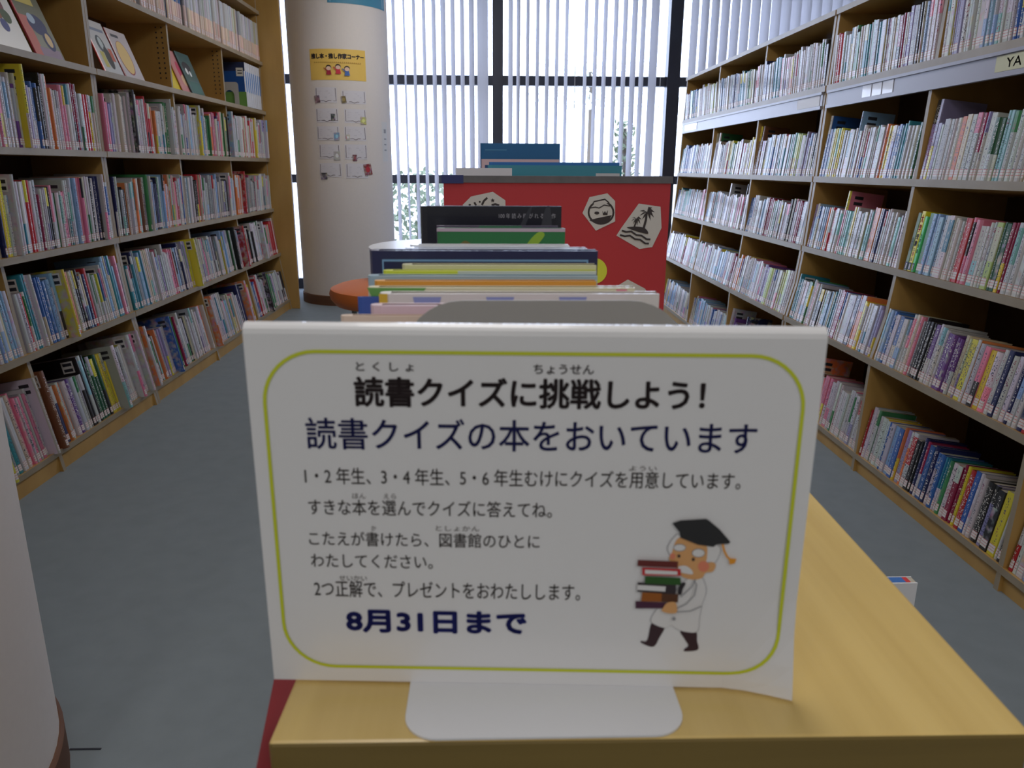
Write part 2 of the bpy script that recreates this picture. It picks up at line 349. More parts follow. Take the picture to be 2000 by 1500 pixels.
# rail cards
def rail_card(y0, y1, parent, m='label', txt=None, col=(.62, .62, .40)):
    x = lerp(FR, 1.47)
    b = MB(); b.box(x+.0020, x+.0035, y0, y1, 1.436, 1.482); c = b.build('label_card', m, parent)
    if txt:
        s = Sheet(lambda u, v, h: (x+.0019-h, y1-u, 1.436+v)); s.rect(0, y1-y0, 0, .046, col)
        s.text(txt, .05, y1-y0-.02, .008, .038, (.05, .05, .05), .01); s.build('lettering', c)
for a, c in ((3.25, 3.325), (3.165, 3.24), (3.075, 3.155)): rail_card(a, c, r1)
rail_card(2.20, 2.46, r1, 'paper', 'YA ーン')
rail_card(3.75, 4.02, r2, 'paper'); rail_card(5.95, 6.30, r2)
# ---------------------------------------------------------------- books
PAL = {k: lin(v) for k, v in dict(w=(198, 196, 200), i=(200, 191, 166), g=(150, 152, 155), k=(38, 36, 40), n=(34, 42, 92), b=(52, 96, 168), l=(140, 176, 214), t=(46, 130, 150), c=(138, 196, 196),
       e=(64, 132, 84), d=(26, 84, 54), y=(222, 208, 62), o=(224, 128, 74), r=(186, 44, 52), m=(146, 34, 72), p=(226, 132, 158), v=(96, 56, 128), x=(152, 144, 190), a=(196, 212, 130), z=(120, 76, 50), s=(220, 160, 140)).items()}
CNAME = dict(w='white', i='cream', g='grey', k='black', n='navy', b='blue', l='light blue', t='teal', c='pale teal', e='green', d='dark green', y='yellow', o='orange', r='red', m='crimson', p='pink', v='purple', x='lavender', a='lime', z='brown', s='salmon')
WHITE = lin((214, 210, 208)); PAGE = lin((190, 182, 164)); REDL = lin((198, 70, 70))
def jit(c, a=.10):
    g = random.uniform(.74, 1.08)
    return tuple(max(.004, min(.85, v*g*random.uniform(1-a, 1+a))) for v in c)
def spine_profile(t, hard):
    if not hard or t < .006: return [(-.003, -t/2), (0, -t/2+.0012), (0, -t/6), (0, t/6), (0, t/2-.0012), (-.003, t/2)]
    return [(-.007, -t/2), (-.0022, -t/2*.82), (-.0002, -t/5), (-.0002, t/5), (-.0022, t/2*.82), (-.007, t/2)]
def book_mesh(h, d, t, base, acc, style, hard, cover, cover_a, plain=False, pages=True):
    """spine at x=0 facing +x, thickness along y, standing on z=0"""
    inkw = int(h*1e6) % 3 == 0
    b = MB(); pr = spine_profile(t, hard); c = min(.0022, t*.22)
    zs = [0, .09*h, .24*h, .42*h, .70*h, .93*h, h]
    for zi in range(6):
        z0, z1 = zs[zi], zs[zi+1]
        col = acc if (style == 1 and zi >= 4) or (style == 2 and zi <= 2) or (style == 3 and zi in (3, 4)) else base
        for k in range(5):
            a = 1.0 if (k == 2 or inkw and 1 <= k <= 3) and 1 <= zi <= 4 and not plain else 0.0
            if style == 4 and 1 <= zi <= 3 and 1 <= k <= 3: a = .5
            b.face([(*pr[k], z0), (*pr[k+1], z0), (*pr[k+1], z1), (*pr[k], z1)], col, a)
    for s in (-1, 1):
        y, yi = s*t/2, s*(t/2-c); x0 = pr[0][0]
        q = [(x0, y, 0), (-d, y, 0), (-d, y, h), (x0, y, h)]
        b.face(q if s > 0 else q[::-1], cover, cover_a)
        q = [(-d, yi, 0), (-d, y, 0), (-d, y, h), (-d, yi, h)]; b.face(q, base)
        q = [(x0, y, h), (-d, y, h), (-d, yi, h), (x0, yi, h)]; b.face(q, cover)
        q = [(x0, y, 0), (-d, y, 0), (-d, yi, 0), (x0, yi, 0)]; b.face(q, cover)
    y = t/2-c; ins = .0035 if hard else .0004
    b.face([pr[k]+(h,) for k in range(6)], base); b.face([pr[k]+(0,) for k in range(6)][::-1], base)
    if pages: page_faces(b, pr, y, h, d, ins)
    return b
def page_faces(b, pr, y, h, d, ins):
    x0 = pr[0][0]
    b.face([(x0, -y, h-ins), (x0, y, h-ins), (-d+ins, y, h-ins), (-d+ins, -y, h-ins)], PAGE)
    b.face([(x0, -y, ins), (-d+ins, -y, ins), (-d+ins, y, ins), (x0, y, ins)], PAGE)
    b.face([(-d+ins, -y, ins), (-d+ins, -y, h-ins), (-d+ins, y, h-ins), (-d+ins, y, ins)], PAGE)
    return b
def label_mesh(t, hard, lo=.010, hi=.034):
    b = MB(); pr = [(x+.0006, y*.94) for x, y in spine_profile(t, hard)]
    n = 3; step = (hi-lo)/n
    for zi in range(n):
        z0 = lo+zi*step
        for k in range(1, 4):
            b.face([(*pr[k], z0), (*pr[k+1], z0), (*pr[k+1], z0+step*.84), (*pr[k], z0+step*.84)], WHITE)
            b.face([(*pr[k], z0+step*.84), (*pr[k+1], z0+step*.84), (*pr[k+1], z0+step), (*pr[k], z0+step)], REDL)
    return b
def sticker_mesh(h, t, s):
    b = MB(); y = s*(t/2+.0005)
    def R(x0, x1, z0, z1, col, e=0):
        q = [(x0, y+s*e, z0), (x1, y+s*e, z0), (x1, y+s*e, z1), (x0, y+s*e, z1)]; b.face(q if s < 0 else q[::-1], col)
    if int(h*1e5) % 2: R(-.068, -.018, h-.062, h-.012, WHITE)
    for z in (h-.032, h-.056): R(-.062, -.024, z, z+.013, (.03, .03, .04), .0002)
    return b
BOOKS = []
def fill(kind, side, row, bay, y_from, y_to, z, lean, spec, target, hr, dr, front):
    """books along a shelf; the spec lists spine colours in the order the photograph shows them from its left"""
    Lx = abs(y_to-y_from); sg = 1 if y_to > y_from else -1
    toks = []
    i = 0
    while i < len(spec):
        ch = spec[i]; mod = ''
        while i+1 < len(spec) and spec[i+1] in '^_': mod += spec[i+1]; i += 1
        toks.append((ch, mod)); i += 1
    per = Lx/target/len(toks); lst = []; carry = 0
    for ch, mod in toks:
        if ch.isupper(): lst.append((ch, mod)); continue
        carry += per; n = max(1, int(carry)); carry -= n; carry = max(-1, min(2, carry))
        for q in range(n): lst.append((ch if q == 0 or ch == 'w' or random.random() < (.62 if kind == 'novel' else .48) else random.choice('wwwig'), mod if q == 0 else ''))
    th = [target*random.uniform(.55, 1.5)*(1.0 if not ch.isupper() else .9) for ch, _ in lst]
    k = (Lx-.004*3)/(sum(th)+.0017*len(th)); k = min(k, 1.8)
    y = y_from+sg*.006; prev_h = 0; hh = random.uniform(*hr)
    for idx, ((ch, mod), t) in enumerate(zip(lst, th)):
        t = max(.0045, t*k); up = ch.isupper(); cl = ch.lower(); col = jit(PAL[cl])
        if random.random() < .45: hh = random.uniform(*hr)
        h = hh+random.uniform(-.004, .004)
        if '^' in mod or (up and kind == 'novel'): h = hr[1]+(.055 if kind == 'novel' else .02)
        elif up: h = hr[1]+random.uniform(-.01, .016)
        d = random.uniform(*dr); hard = random.random() < .6 or kind == 'picture_book'
        inset = random.uniform(.007, .012) if not up else random.uniform(-.012, .004)-(.022 if kind == 'picture_book' and row >= 5 else .008 if kind == 'picture_book' else 0)
        if not up and kind == 'picture_book' and random.random() < .25: inset += random.uniform(-.012, .01)
        others = 'bplrtegxcwlp'
        plain = kind == 'picture_book' and (row == 1 or random.random() < .45)
        acc = jit(PAL[random.choice(others)]) if cl in 'wi' else jit(PAL[random.choice('wwiyk'+cl)])
        style = random.choices((0, 1, 2, 3, 4), (5, 1.3, 1.3, .8, 1.6 if cl in 'wil' else .4))[0]
        if row == 1 and kind == 'picture_book': style, acc = 2, jit(lin((226, 196, 178)))
        cover = jit(PAL[cl]) if cl not in 'wi' or random.random() < .8 else jit(PAL[random.choice('yleop')])
        xf = lerp(front, z); sgn = 1 if side == 'R' else -1
        yc = y+sg*t/2; y += sg*(t+.0017*k)
        M4 = Matrix.Translation((xf+sgn*inset, yc, z+.0008-max(0, inset)*math.tan(math.radians(lean)))) @ Matrix.Rotation(math.pi if side == 'R' else 0, 4, 'Z') @ Matrix.Rotation(-math.radians(lean), 4, 'Y')
        BOOKS.append(dict(kind=kind, side=side, row=row, bay=bay, idx=idx, n=len(lst), h=h, d=d, t=t, col=col, acc=acc, style=style, hard=hard, cover=cover,
                          ca=.5 if up and random.random() < .6 else 0, stick=(up or h > prev_h+.02), M=M4, cname=CNAME[cl], tall=('^' in mod), pos=M4 @ Vector((0, 0, h/2)), sgn=sgn, plain=plain))
        prev_h = h
# right: bays from far (A) to near (F); rows from the top
RB_Y = {'A': (6.37, 5.50), 'B': (5.48, 4.60), 'C': (4.58, 3.724), 'D': (3.664, 2.82), 'E': (2.80, 1.92), 'F': (1.90, 1.01)}
RS = {
 ('A', 0): 'izttbwwwiiat', ('B', 0): 'wlwgnwttearw', ('C', 0): 'nwwtttrwwswwwwwwwwk', ('D', 0): 'wrwwiewttetwmimwvgklw', ('E', 0): 'wxwwlwwbwcwwrwww',
 ('A', 1): 'tbwbwwww', ('B', 1): 'i^i^kwyewmwyw', ('C', 1): 'z^z^glbtwtcawxnk', ('D', 1): 'lb^cycykwwl^wwwwwwoyxbltwwd', ('E', 1): 'x^x^wwwowmwdcwwiclcrwwwc',
 ('A', 2): 'ntcwwwp', ('B', 2): 'wwtwww^ppk^', ('C', 2): 'bwwlmwdgwkkmk', ('D', 2): 'xlllorwp^ccywdcownwwcw', ('E', 2): 'ellwwwrpwwadmwwwrwwk',
 ('A', 3): 'wwnwmww', ('B', 3): 'gwwwlllwm', ('C', 3): 'ovwwwwwvawwaw', ('D', 3): 'ttwwewrwkwlltwmbwnoywwx', ('E', 3): 'wlbbwwipkkkvwwvvviywpywnwnwnr',
 ('A', 4): 'ylwwi', ('B', 4): 'illwbww', ('C', 4): 'WvwNwekw', ('D', 4): 'rrkbOzpwwww', ('E', 4): 'rwwwwwwblboxowknmbnwbtewmmyrbwkxkywk'}
for r, (z, lean) in enumerate(R_LV):
    for bay, (ya, yb) in RB_Y.items():
        spec = RS.get((bay, r), 'wlwcwiwbwpww')
        fill('novel', 'R', r, bay, ya if not (bay == 'E' and r == 2) else 2.700, yb, z, lean, spec, .0215, (.182, .212), (.135, .155), FR)
# left: bays from near to far, rows counted from the top shelf that shows
LB_Y = {'F': (1.07, 1.94), 'K': (1.97, 2.84), 'G': (2.87, 3.715), 'H': (3.772, 4.64), 'I': (4.67, 5.54), 'J': (5.57, 6.42)}
LS = {
 ('G', 3): 'pwWwppwwvYwxbkwowwpwmwwryi', ('H', 3): 'pxwiwKwwwrowweWlw', ('I', 3): 'wlwlwYlweopvrpek', ('J', 3): 'WwrYwW',
 ('G', 4): 'nywWywwrwmwkpwpwwlpowknWlr', ('H', 4): 'nkwwwozEWklnelooeprwb', ('I', 4): 'wkrwglgkWwl', ('J', 4): 'oRgmwiw',
 ('K', 5): 'wreywwl', ('G', 5): 'wrtwbblYwwoknreyblitp', ('H', 5): 'ttnltiwwwxwwprlnnwxyYb', ('I', 5): 'lipwkkwlwkKwwR', ('J', 5): 'rkwWipr',
 ('K', 6): 'wywwWnxwyYrtppW', ('G', 6): 'ZnovkdyWwwWwW', ('H', 6): 'WeyzoxwBkemwwkwwkwwo', ('I', 6): 'OwpwwlpwnWwy', ('J', 6): 'brwKwewwk'}
for r, (z, lean) in enumerate(L_LV):
    if r in (0, 2): continue
    for bay, (ya, yb) in LB_Y.items():
        if r == 1:
            if bay in 'GHIJ': fill('picture_book', 'L', r, bay, ya, yb, z, lean, {'G': 'wwwlww', 'H': 'wlwwww', 'I': 'bbwwwww', 'J': 'wwiwwwi'}[bay], .026, (.262, .268), (.17, .19), FL)
            continue
        spec = LS.get((bay, r), 'wlwyprwbwow')
        fill('picture_book', 'L', r, bay, ya, yb, z, lean, spec, .0165, (.215, .285) if r < 6 else (.225, .30), (.19, .23), FL)
# the books that show largest are objects; the rest of each kind is one mass
def visible_px(bk):
    x, y, d = proj(bk['pos'])
    if not (-15 < x < 2015 and -40 < y < 1500): return 0
    if bk['side'] == 'L' and x < 60 and y > 560: return 0
    if bk['side'] == 'L' and y > 600 and x < (y-590)*.155+5: return 0
    if 478+ (y-630)*.08 < x < 1612-(y-650)*.11 and 632 < y < 1340: return 0
    if bk['side'] == 'R' and x < 1330 and y > 350: return 0
    return bk['t']*bk['h']/d/d
ORD = {1: 'first', 2: 'second', 3: 'third', 4: 'fourth', 5: 'fifth', 6: 'sixth', 7: 'seventh', 8: 'eighth', 9: 'ninth', 10: 'tenth', 11: 'eleventh', 12: 'twelfth', 13: 'thirteenth', 14: 'fourteenth', 15: 'fifteenth', 16: 'sixteenth', 17: 'seventeenth', 18: 'eighteenth', 19: 'nineteenth'}
def ordinal(n):
    if n < 20: return ORD[n]
    t = n//10; u = n % 10
    return {2: 'twentieth', 3: 'thirtieth', 4: 'fortieth', 5: 'fiftieth', 6: 'sixtieth', 7: 'seventieth'}[t] if u == 0 else {2: 'twenty', 3: 'thirty', 4: 'forty', 5: 'fifty', 6: 'sixty', 7: 'seventy'}[t]+'-'+ORD[u]
RROW = ['top shelf', 'second shelf down', 'third shelf down', 'second shelf up', 'bottom shelf']
LROW = ['', 'highest filled shelf', 'display shelf', 'shelf under displays', 'third shelf up', 'second shelf up', 'bottom shelf']
RBAY = {'F': 'nearest bay', 'E': 'second bay before double upright', 'D': 'bay just before double upright', 'C': 'bay just past double upright', 'B': 'second bay past double upright', 'A': 'bay nearest window'}
LBAY = {'J': 'bay by end panel', 'I': 'second bay from end panel', 'H': 'third bay from end panel', 'G': 'fourth bay from end panel', 'K': 'bay behind near column', 'F': 'bay hidden by near column'}
def make_book(bk):
    ob = book_mesh(bk['h'], bk['d'], bk['t'], bk['col'], bk['acc'], bk['style'], bk['hard'], bk['cover'], bk['ca'], bk['plain'], False).build(bk['kind'], 'book', recalc=False)
    ob.matrix_world = bk['M']
    pm = MB(); pp = spine_profile(bk['t'], bk['hard']); page_faces(pm, pp, bk['t']/2-min(.0022, bk['t']*.22), bk['h'], bk['d'], .0035 if bk['hard'] else .0004); pm.build('page_block', 'book', ob, recalc=False)
    label_mesh(bk['t'], bk['hard']).build('spine_label', 'book', ob, recalc=False)
    if bk['stick']: sticker_mesh(bk['h'], bk['t'], 1 if bk['side'] == 'R' else -1).build('barcode_label', 'book', ob, recalc=False)
    if bk['side'] == 'R':
        lab = '%s novel, %s from far end, %s, %s' % (bk['cname'], ordinal(bk['idx']+1), RROW[bk['row']], RBAY[bk['bay']]); g = 'novels in the low backed bookcases'
    else:
        lab = '%s picture book, %s from far end, %s, %s' % (bk['cname'], ordinal(bk['n']-bk['idx']), LROW[bk['row']], LBAY[bk['bay']]); g = 'picture books in the tall bookcase'
    tag(ob, lab, 'book', g)
for kind in ('novel', 'picture_book'):
    lst = [bk for bk in BOOKS if bk['kind'] == kind]
    lst.sort(key=visible_px, reverse=True)
    for bk in lst[:296]:
        make_book(bk)
    mass = MB()
    for bk in lst[296:]:
        mass.add(book_mesh(bk['h'], bk['d'], bk['t'], bk['col'], bk['acc'], bk['style'], bk['hard'], bk['cover'], bk['ca'], bk['plain']), bk['M'])
        mass.add(label_mesh(bk['t'], bk['hard']), bk['M'])
        if bk['stick']: mass.add(sticker_mesh(bk['h'], bk['t'], 1 if bk['side'] == 'R' else -1), bk['M'])
    o = mass.build(kind+'_mass', 'book', recalc=False)
    tag(o, 'all the smaller, farther novels filling the low backed bookcases' if kind == 'novel' else 'all the smaller, farther picture books filling the tall bookcase', 'books', kind='stuff')
# three picked-out books with big spine lettering
def special(y, t, h, col, letters, label, acc=None, z=.80, lean=7.5):
    xf = lerp(FR, z)
    M4 = Matrix.Translation((xf+.008, y, z+.001)) @ Matrix.Rotation(math.pi, 4, 'Z') @ Matrix.Rotation(-math.radians(lean), 4, 'Y')
    ob = book_mesh(h, .15, t, col, acc or col, 0, False, col, 0); ob.c = [(*c[:3], 0) for c in ob.c]; ob = ob.build('novel', 'book', recalc=False); ob.matrix_world = M4
    s = Sheet(lambda u, v, hh: (.0005+hh, u, v))
    for args in letters: s.text(*args[:5], args[5], args[6] if len(args) > 6 else 0)
    s.rect(-t*.45, t*.45, .004, .030, (.02, .02, .10)); s.rect(-t*.18, t*.18, .007, .026, (.6, .6, .6))
    s.build('spine_print', ob); tag(ob, label, 'book', 'novels in the low backed bookcases')
YEL = lin((235, 222, 50)); RED = lin((205, 40, 30)); BLK = (.02, .02, .03)
special(2.755, .020, .205, lin((86, 120, 70)), [('就職', -.006, .006, .07, .12, BLK)], 'dull green guidebook against the divider, third shelf down of the near bookcase')
special(2.731, .022, .212, YEL, [('大', -.008, .008, .172, .200, RED, .03), ('学', -.008, .008, .138, .166, RED, .03), ('受', -.008, .008, .112, .133, BLK, .03), ('験', -.008, .008, .088, .109, BLK, .03), ('2023', -.008, .008, .072, .082, lin((120, 110, 40))), ('9', -.004, .004, .052, .068, RED, .02), ('版', -.006, .006, .036, .048, BLK)], 'bright yellow guidebook with red and black characters on its spine, third shelf down')
s_ = lin((90, 215, 130))
b = None
special(2.7095, .014, .195, s_, [('大', -.005, .005, .120, .136, lin((10, 60, 40)), .02), ('学', -.005, .005, .102, .117, lin((10, 60, 40)), .02), ('生', -.005, .005, .084, .099, lin((10, 60, 40)), .02), ('活', -.005, .005, .066, .081, lin((10, 60, 40)), .02)], 'mint green guidebook just beside the bright yellow guidebook')
#ISLAND
# ---------------------------------------------------------------- island unit
ST = .864
ISK = .03
def ix(x, y): return x+ISK*(y-.335)
isl = empty('low_island_bookcase', 'narrow low bookcase in the aisle with pale wood top and red left side', 'bookcase', (0, 0, 0))
Y0, Y1 = .334, 1.86
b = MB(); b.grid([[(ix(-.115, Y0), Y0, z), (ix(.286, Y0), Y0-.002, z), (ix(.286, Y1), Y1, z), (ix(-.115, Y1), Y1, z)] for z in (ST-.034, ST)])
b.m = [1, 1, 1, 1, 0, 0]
b.build('top_slab', ['slab', 'slab_shaded'], isl, bevel=.0022)
b = MB(); b.box(ix(-.105, Y0), ix(.27, Y0), Y0+.004, Y0+.026, 0, ST-.034); b.build('end_panel', 'slab_shaded', isl)
b = MB(); b.box(ix(-.105, Y1), ix(.27, Y1), Y1-.03, Y1-.008, 0, ST-.034); b.build('end_panel', 'slab_shaded', isl)
b = MB(); b.grid([[(ix(.075, y), y, z), (ix(.09, y), y, z), (ix(.09, y), y, ST-.034), (ix(.075, y), y, ST-.034)] for y, z in ((Y0+.026, 0), (Y1-.03, 0))]); b.build('centre_panel', 'slab_shaded', isl)
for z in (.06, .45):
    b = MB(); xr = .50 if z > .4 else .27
    b.grid([[(ix(-.10, y), y, z-.02), (ix(xr, y), y, z-.02), (ix(xr, y), y, z), (ix(-.10, y), y, z)] for y in (Y0+.026, Y1-.03)]); b.build('shelf', 'slab_shaded', isl)
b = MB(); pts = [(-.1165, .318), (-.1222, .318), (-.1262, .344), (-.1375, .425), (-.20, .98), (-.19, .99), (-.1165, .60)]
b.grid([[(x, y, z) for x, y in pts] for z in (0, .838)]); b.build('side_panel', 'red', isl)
# sign standing on the island
BL = Vector((-.124, .384, .8656)); DU = Vector((.273, -.014, 0)).normalized(); DN = Vector((DU.y, -DU.x, 0))
def bend(u, v): return max(0, (u-.258)/.034)**1.3*max(0, 1-v/.045)*.010
def sgn_fn(u, v, h): return BL+DU*u+Vector((0, 0, v))+DN*(bend(u, v)-max(0, v-.2040)**2*190+.0004+h)
def suv(px, py):
    r = at(px, py, Y=1.0)-EYE; t = (BL-EYE).dot(DN)/r.dot(DN); p = EYE+r*t-BL
    return p.dot(DU), p.z
sign = empty('quiz_notice', 'large white laminated notice with yellow-green border and Japanese text', 'sign', tuple(BL))
def child(o, parent): o.parent = parent; o.matrix_parent_inverse = Matrix.Translation(parent.location).inverted(); return o
b = MB(); NU, NV = 24, 12; rows = []
for j in range(NV+1):
    for off in ((0,),): pass
U0, U1, V1 = -.0008, .2925, .2085
vr = [V1*(j/9)**1.6*.975 for j in range(10)]+[.2058, .2072, V1]
fr = [[sgn_fn(U0+(U1-U0)*i/NU, vr[j], -.0004) for i in range(NU+1)] for j in range(NV+1)]
bk = [[p-DN*.0026 for p in r] for r in fr]
for j in range(NV):
    for i in range(NU):
        b.face([fr[j][i], fr[j][i+1], fr[j+1][i+1], fr[j+1][i]]); b.face([bk[j][i+1], bk[j][i], bk[j+1][i], bk[j+1][i+1]])
for i in range(NU):
    b.face([fr[NV][i], fr[NV][i+1], bk[NV][i+1], bk[NV][i]]); b.face([bk[0][i], bk[0][i+1], fr[0][i+1], fr[0][i]])
for j in range(NV):
    b.face([bk[j][0], fr[j][0], fr[j+1][0], bk[j+1][0]]); b.face([fr[j][NU], bk[j][NU], bk[j+1][NU], fr[j+1][NU]])
M['lam'] = mat('laminated_sheet', (.74, .735, .74), .28, coat=.3)
child(b.build('laminated_sheet', 'lam', recalc=False), sign)
# border
def rrect(u0, u1, v0, v1, r, n=10):
    out = []
    for cx, cy, a0 in ((u1-r, v1-r, 0), (u0+r, v1-r, 90), (u0+r, v0+r, 180), (u1-r, v0+r, 270)):
        out += [(cx+r*math.cos(math.radians(a0+90*k/n)), cy+r*math.sin(math.radians(a0+90*k/n))) for k in range(n+1)]
    return out
tl = suv(523, 688); br = suv(1566, 1308); c1 = suv(523, 850); c2 = suv(1562, 850); c3 = suv(1000, 690); c4 = suv(1000, 1308)
s = Sheet(sgn_fn); s.line(rrect(c1[0], c2[0], c4[1]+.0005, c3[1], .028), .0019, lin((196, 204, 40)), closed=True)
child(s.build('border_line'), sign)
def T(name, body, x0, x1, yt, yb, col, bold=0):
    """yt, yb: top and bottom of the lettering in the photograph"""
    a = suv(x0, (yt+yb)/2); c = suv(x1, (yt+yb)/2); m = (x0+x1)/2
    s = Sheet(sgn_fn); s.text(body, a[0], c[0], suv(m, yb)[1], suv(m, yt)[1], col, bold); return child(s.build(name), sign)
DK = (.035, .02, .022); NV_ = lin((34, 38, 110)); GR = (.085, .072, .066)
q = lambda cx, cy: (460+.6*cx, 600+.6*cy)
def Tq(name, body, cx0, cx1, cy0, cy1, col, bold=0): T(name, body, *[460+.6*c for c in (cx0, cx1)], *[600+.6*c for c in (cy0, cy1)], col, bold)
Tq('ruby_text', 'と く し ょ', 392, 580, 178, 208, DK, .012); Tq('ruby_text', 'ちょうせん', 970, 1167, 186, 218, DK, .012)
Tq('title_text', '読書クイズに挑戦しよう！', 386, 1530, 230, 330, DK, .026)
Tq('headline_text', '読書クイズの本をおいています', 230, 1697, 366, 470, NV_, .010)
Tq('ruby_text', 'ようい', 1281, 1371, 516, 532, GR)
Tq('notice_text', '1・2 年生、3・4 年生、5・6 年生むけにクイズを用意しています。', 226, 1645, 528, 584, GR, .004)
Tq('ruby_text', 'ほん', 381, 424, 605, 622, GR); Tq('ruby_text', 'えら', 482, 523, 606, 623, GR)
Tq('notice_text', 'すきな本を選んでクイズに答えてね。', 238, 1030, 628, 680, GR, .004)
Tq('ruby_text', 'か', 442, 458, 710, 726, GR); Tq('ruby_text', 'としょかん', 652, 794, 711, 728, GR)
Tq('notice_text', 'こたえが書けたら、図書館のひとに', 240, 990, 733, 780, GR, .004)
Tq('notice_text', 'わたしてください。', 246, 642, 804, 848, GR, .004)
Tq('ruby_text', 'せいかい', 338, 428, 872, 889, GR)
Tq('notice_text', '2つ正解で、プレゼントをおわたしします。', 257, 1122, 893, 948, GR, .004)
Tq('date_text', '8月31日まで', 360, 948, 986, 1062, lin((24, 32, 120)), .04)
# generic old scholar carrying books, printed on the notice
s = Sheet(sgn_fn); F = lambda pts: [suv(1200+cx*.2134, 980+cy*.2134) for cx, cy in pts]
def PP(pts, col, sm=True): s.poly(F(pts), col, 0, sm)
def LL(pts, col=(.25, .25, .27), w=.0006): s.line(F(pts), w, col)
GRY = (.27, .27, .29); WHT = (.70, .69, .69); SK = lin((214, 160, 104)); PLUM = (.035, .012, .018)
PP([(345, 1100), (460, 1130), (405, 1250), (372, 1310), (330, 1322), (250, 1290), (243, 1270), (300, 1262)], PLUM)
PP([(605, 1175), (740, 1175), (755, 1270), (768, 1330), (745, 1356), (645, 1364), (638, 1345), (675, 1312), (640, 1250)], PLUM)
body = [(690, 690), (780, 672), (822, 740), (836, 820), (800, 930), (775, 1050), (755, 1180), (640, 1182), (560, 1152), (520, 1125), (450, 1147), (333, 1088), (380, 990), (440, 930), (560, 820), (600, 760)]
PP([(x+(x-590)*.02, y+(y-930)*.012) for x, y in body], GRY); PP(body, WHT)
hair = [(495, 452), (498, 385), (556, 310), (610, 300), (900, 380), (940, 392), (966, 432), (950, 495), (915, 548), (860, 545), (600, 560)]
PP([(x+(x-720)*.02, y+(y-430)*.03) for x, y in hair], GRY); PP(hair, WHT)
PP([(520, 470), (560, 352), (620, 318), (760, 345), (842, 400), (845, 500), (838, 552), (890, 545), (925, 572), (898, 632), (832, 645), (800, 690), (720, 706), (620, 680), (585, 620), (500, 525)], SK)
s.poly(F(ellipse(812, 585, 52, 50)), lin((220, 130, 100))); s.poly(F(ellipse(530, 490, 25, 28)), lin((220, 130, 100)))
for cx, cy, rx, ry in ((593, 412, 52, 28), (765, 460, 54, 34)): s.poly(F(ellipse(cx, cy, rx+6, ry+6)), GRY); s.poly(F(ellipse(cx, cy, rx, ry)), WHT)
for cx, cy in ((587, 487), (718, 517)): s.poly(F(ellipse(cx, cy, 14, 15)), DK)
PP([(580, 585), (640, 573), (690, 600), (716, 642), (690, 652), (600, 632)], WHT)
PP([(525, 186), (600, 160), (835, 146), (862, 162), (960, 245), (1056, 356), (1040, 373), (930, 380), (900, 402), (760, 382), (600, 318), (592, 268)], (.018, .018, .02), False)
LL([(985, 378), (1000, 440), (1025, 490), (1055, 520)], lin((224, 150, 40)), .0011); PP([(1040, 503), (1112, 510), (1095, 552), (1048, 562)], lin((224, 150, 40)), False)
for pts, col in (([(190, 895), (480, 910), (470, 962), (190, 962)], (.06, .012, .04)), ([(250, 815), (580, 830), (575, 907), (240, 896)], lin((150, 84, 20))), ([(430, 822), (580, 830), (575, 907), (425, 902)], lin((84, 48, 24))),
                 ([(210, 722), (560, 742), (555, 832), (205, 808)], (.03, .02, .025)), ([(208, 745), (465, 760), (460, 806), (205, 790)], WHT), ([(275, 665), (600, 680), (602, 747), (275, 732)], lin((40, 84, 28))),
                 ([(250, 585), (600, 600), (602, 662), (250, 657)], lin((190, 40, 44))), ([(275, 605), (570, 620), (570, 652), (275, 642)], WHT), ([(210, 515), (577, 530), (570, 587), (205, 572)], lin((100, 34, 30)))): PP(pts, col, False)
PP([(610, 725), (646, 728), (620, 780), (604, 832), (574, 822), (580, 770)], (.02, .015, .02)); PP([(478, 905), (552, 903), (566, 990), (500, 1002), (430, 982), (440, 950)], SK)
LL([(565, 988), (690, 980), (790, 935)]); LL([(565, 955), (650, 915), (725, 835), (745, 740), (720, 700)]); LL([(600, 850), (700, 760), (735, 690)]); s.poly(F(ellipse(537, 1048, 17, 17)), GRY)
child(s.build('scholar_drawing'), sign)
# book ends
def bookend(name, label, x0, x1, yb, h, depth, sgn, m, r=.03, th=.0015, arch=False):
    """upright plate at y=yb, foot running towards sgn*y"""
    t = empty(name, label, 'bookend', ((x0+x1)/2, yb, ST), group='steel bookends'); w = (x1-x0)/2
    out = [(w, 0)]+[(w-r+r*math.cos(a), h-r+r*math.sin(a)) for a in [k*math.pi/16 for k in range(9)]]+[(-w+r-r*math.sin(a), h-r+r*math.cos(a)) for a in [k*math.pi/16 for k in range(9)]]+[(-w, 0)]
    b = MB(); b.prism(out, 1, 0, th*sgn); b.build('upright', m, t)
    r2 = .018
    foot = [(w, 0)]+[(w-r2+r2*math.cos(a), sgn*(depth-r2+r2*math.sin(a))) for a in [k*math.pi/16 for k in range(9)]]+[(-w+r2-r2*math.sin(a), sgn*(depth-r2+r2*math.cos(a))) for a in [k*math.pi/16 for k in range(9)]]+[(-w, 0)]
    b = MB(); b.grid([[(x, y, z) for x, y in foot] for z in (.0002, th)]); b.build('foot', m, t)
    return t
bookend('sign_bookend', 'white steel bookend whose rounded foot shows under the notice', -.046, .104, .3885, .17, .0545, -1, 'plate')
bookend('bookend', 'grey steel bookend with round shoulders behind the notice', -.052, .119, .448, .211, .10, 1, 'greysteel', r=.036)
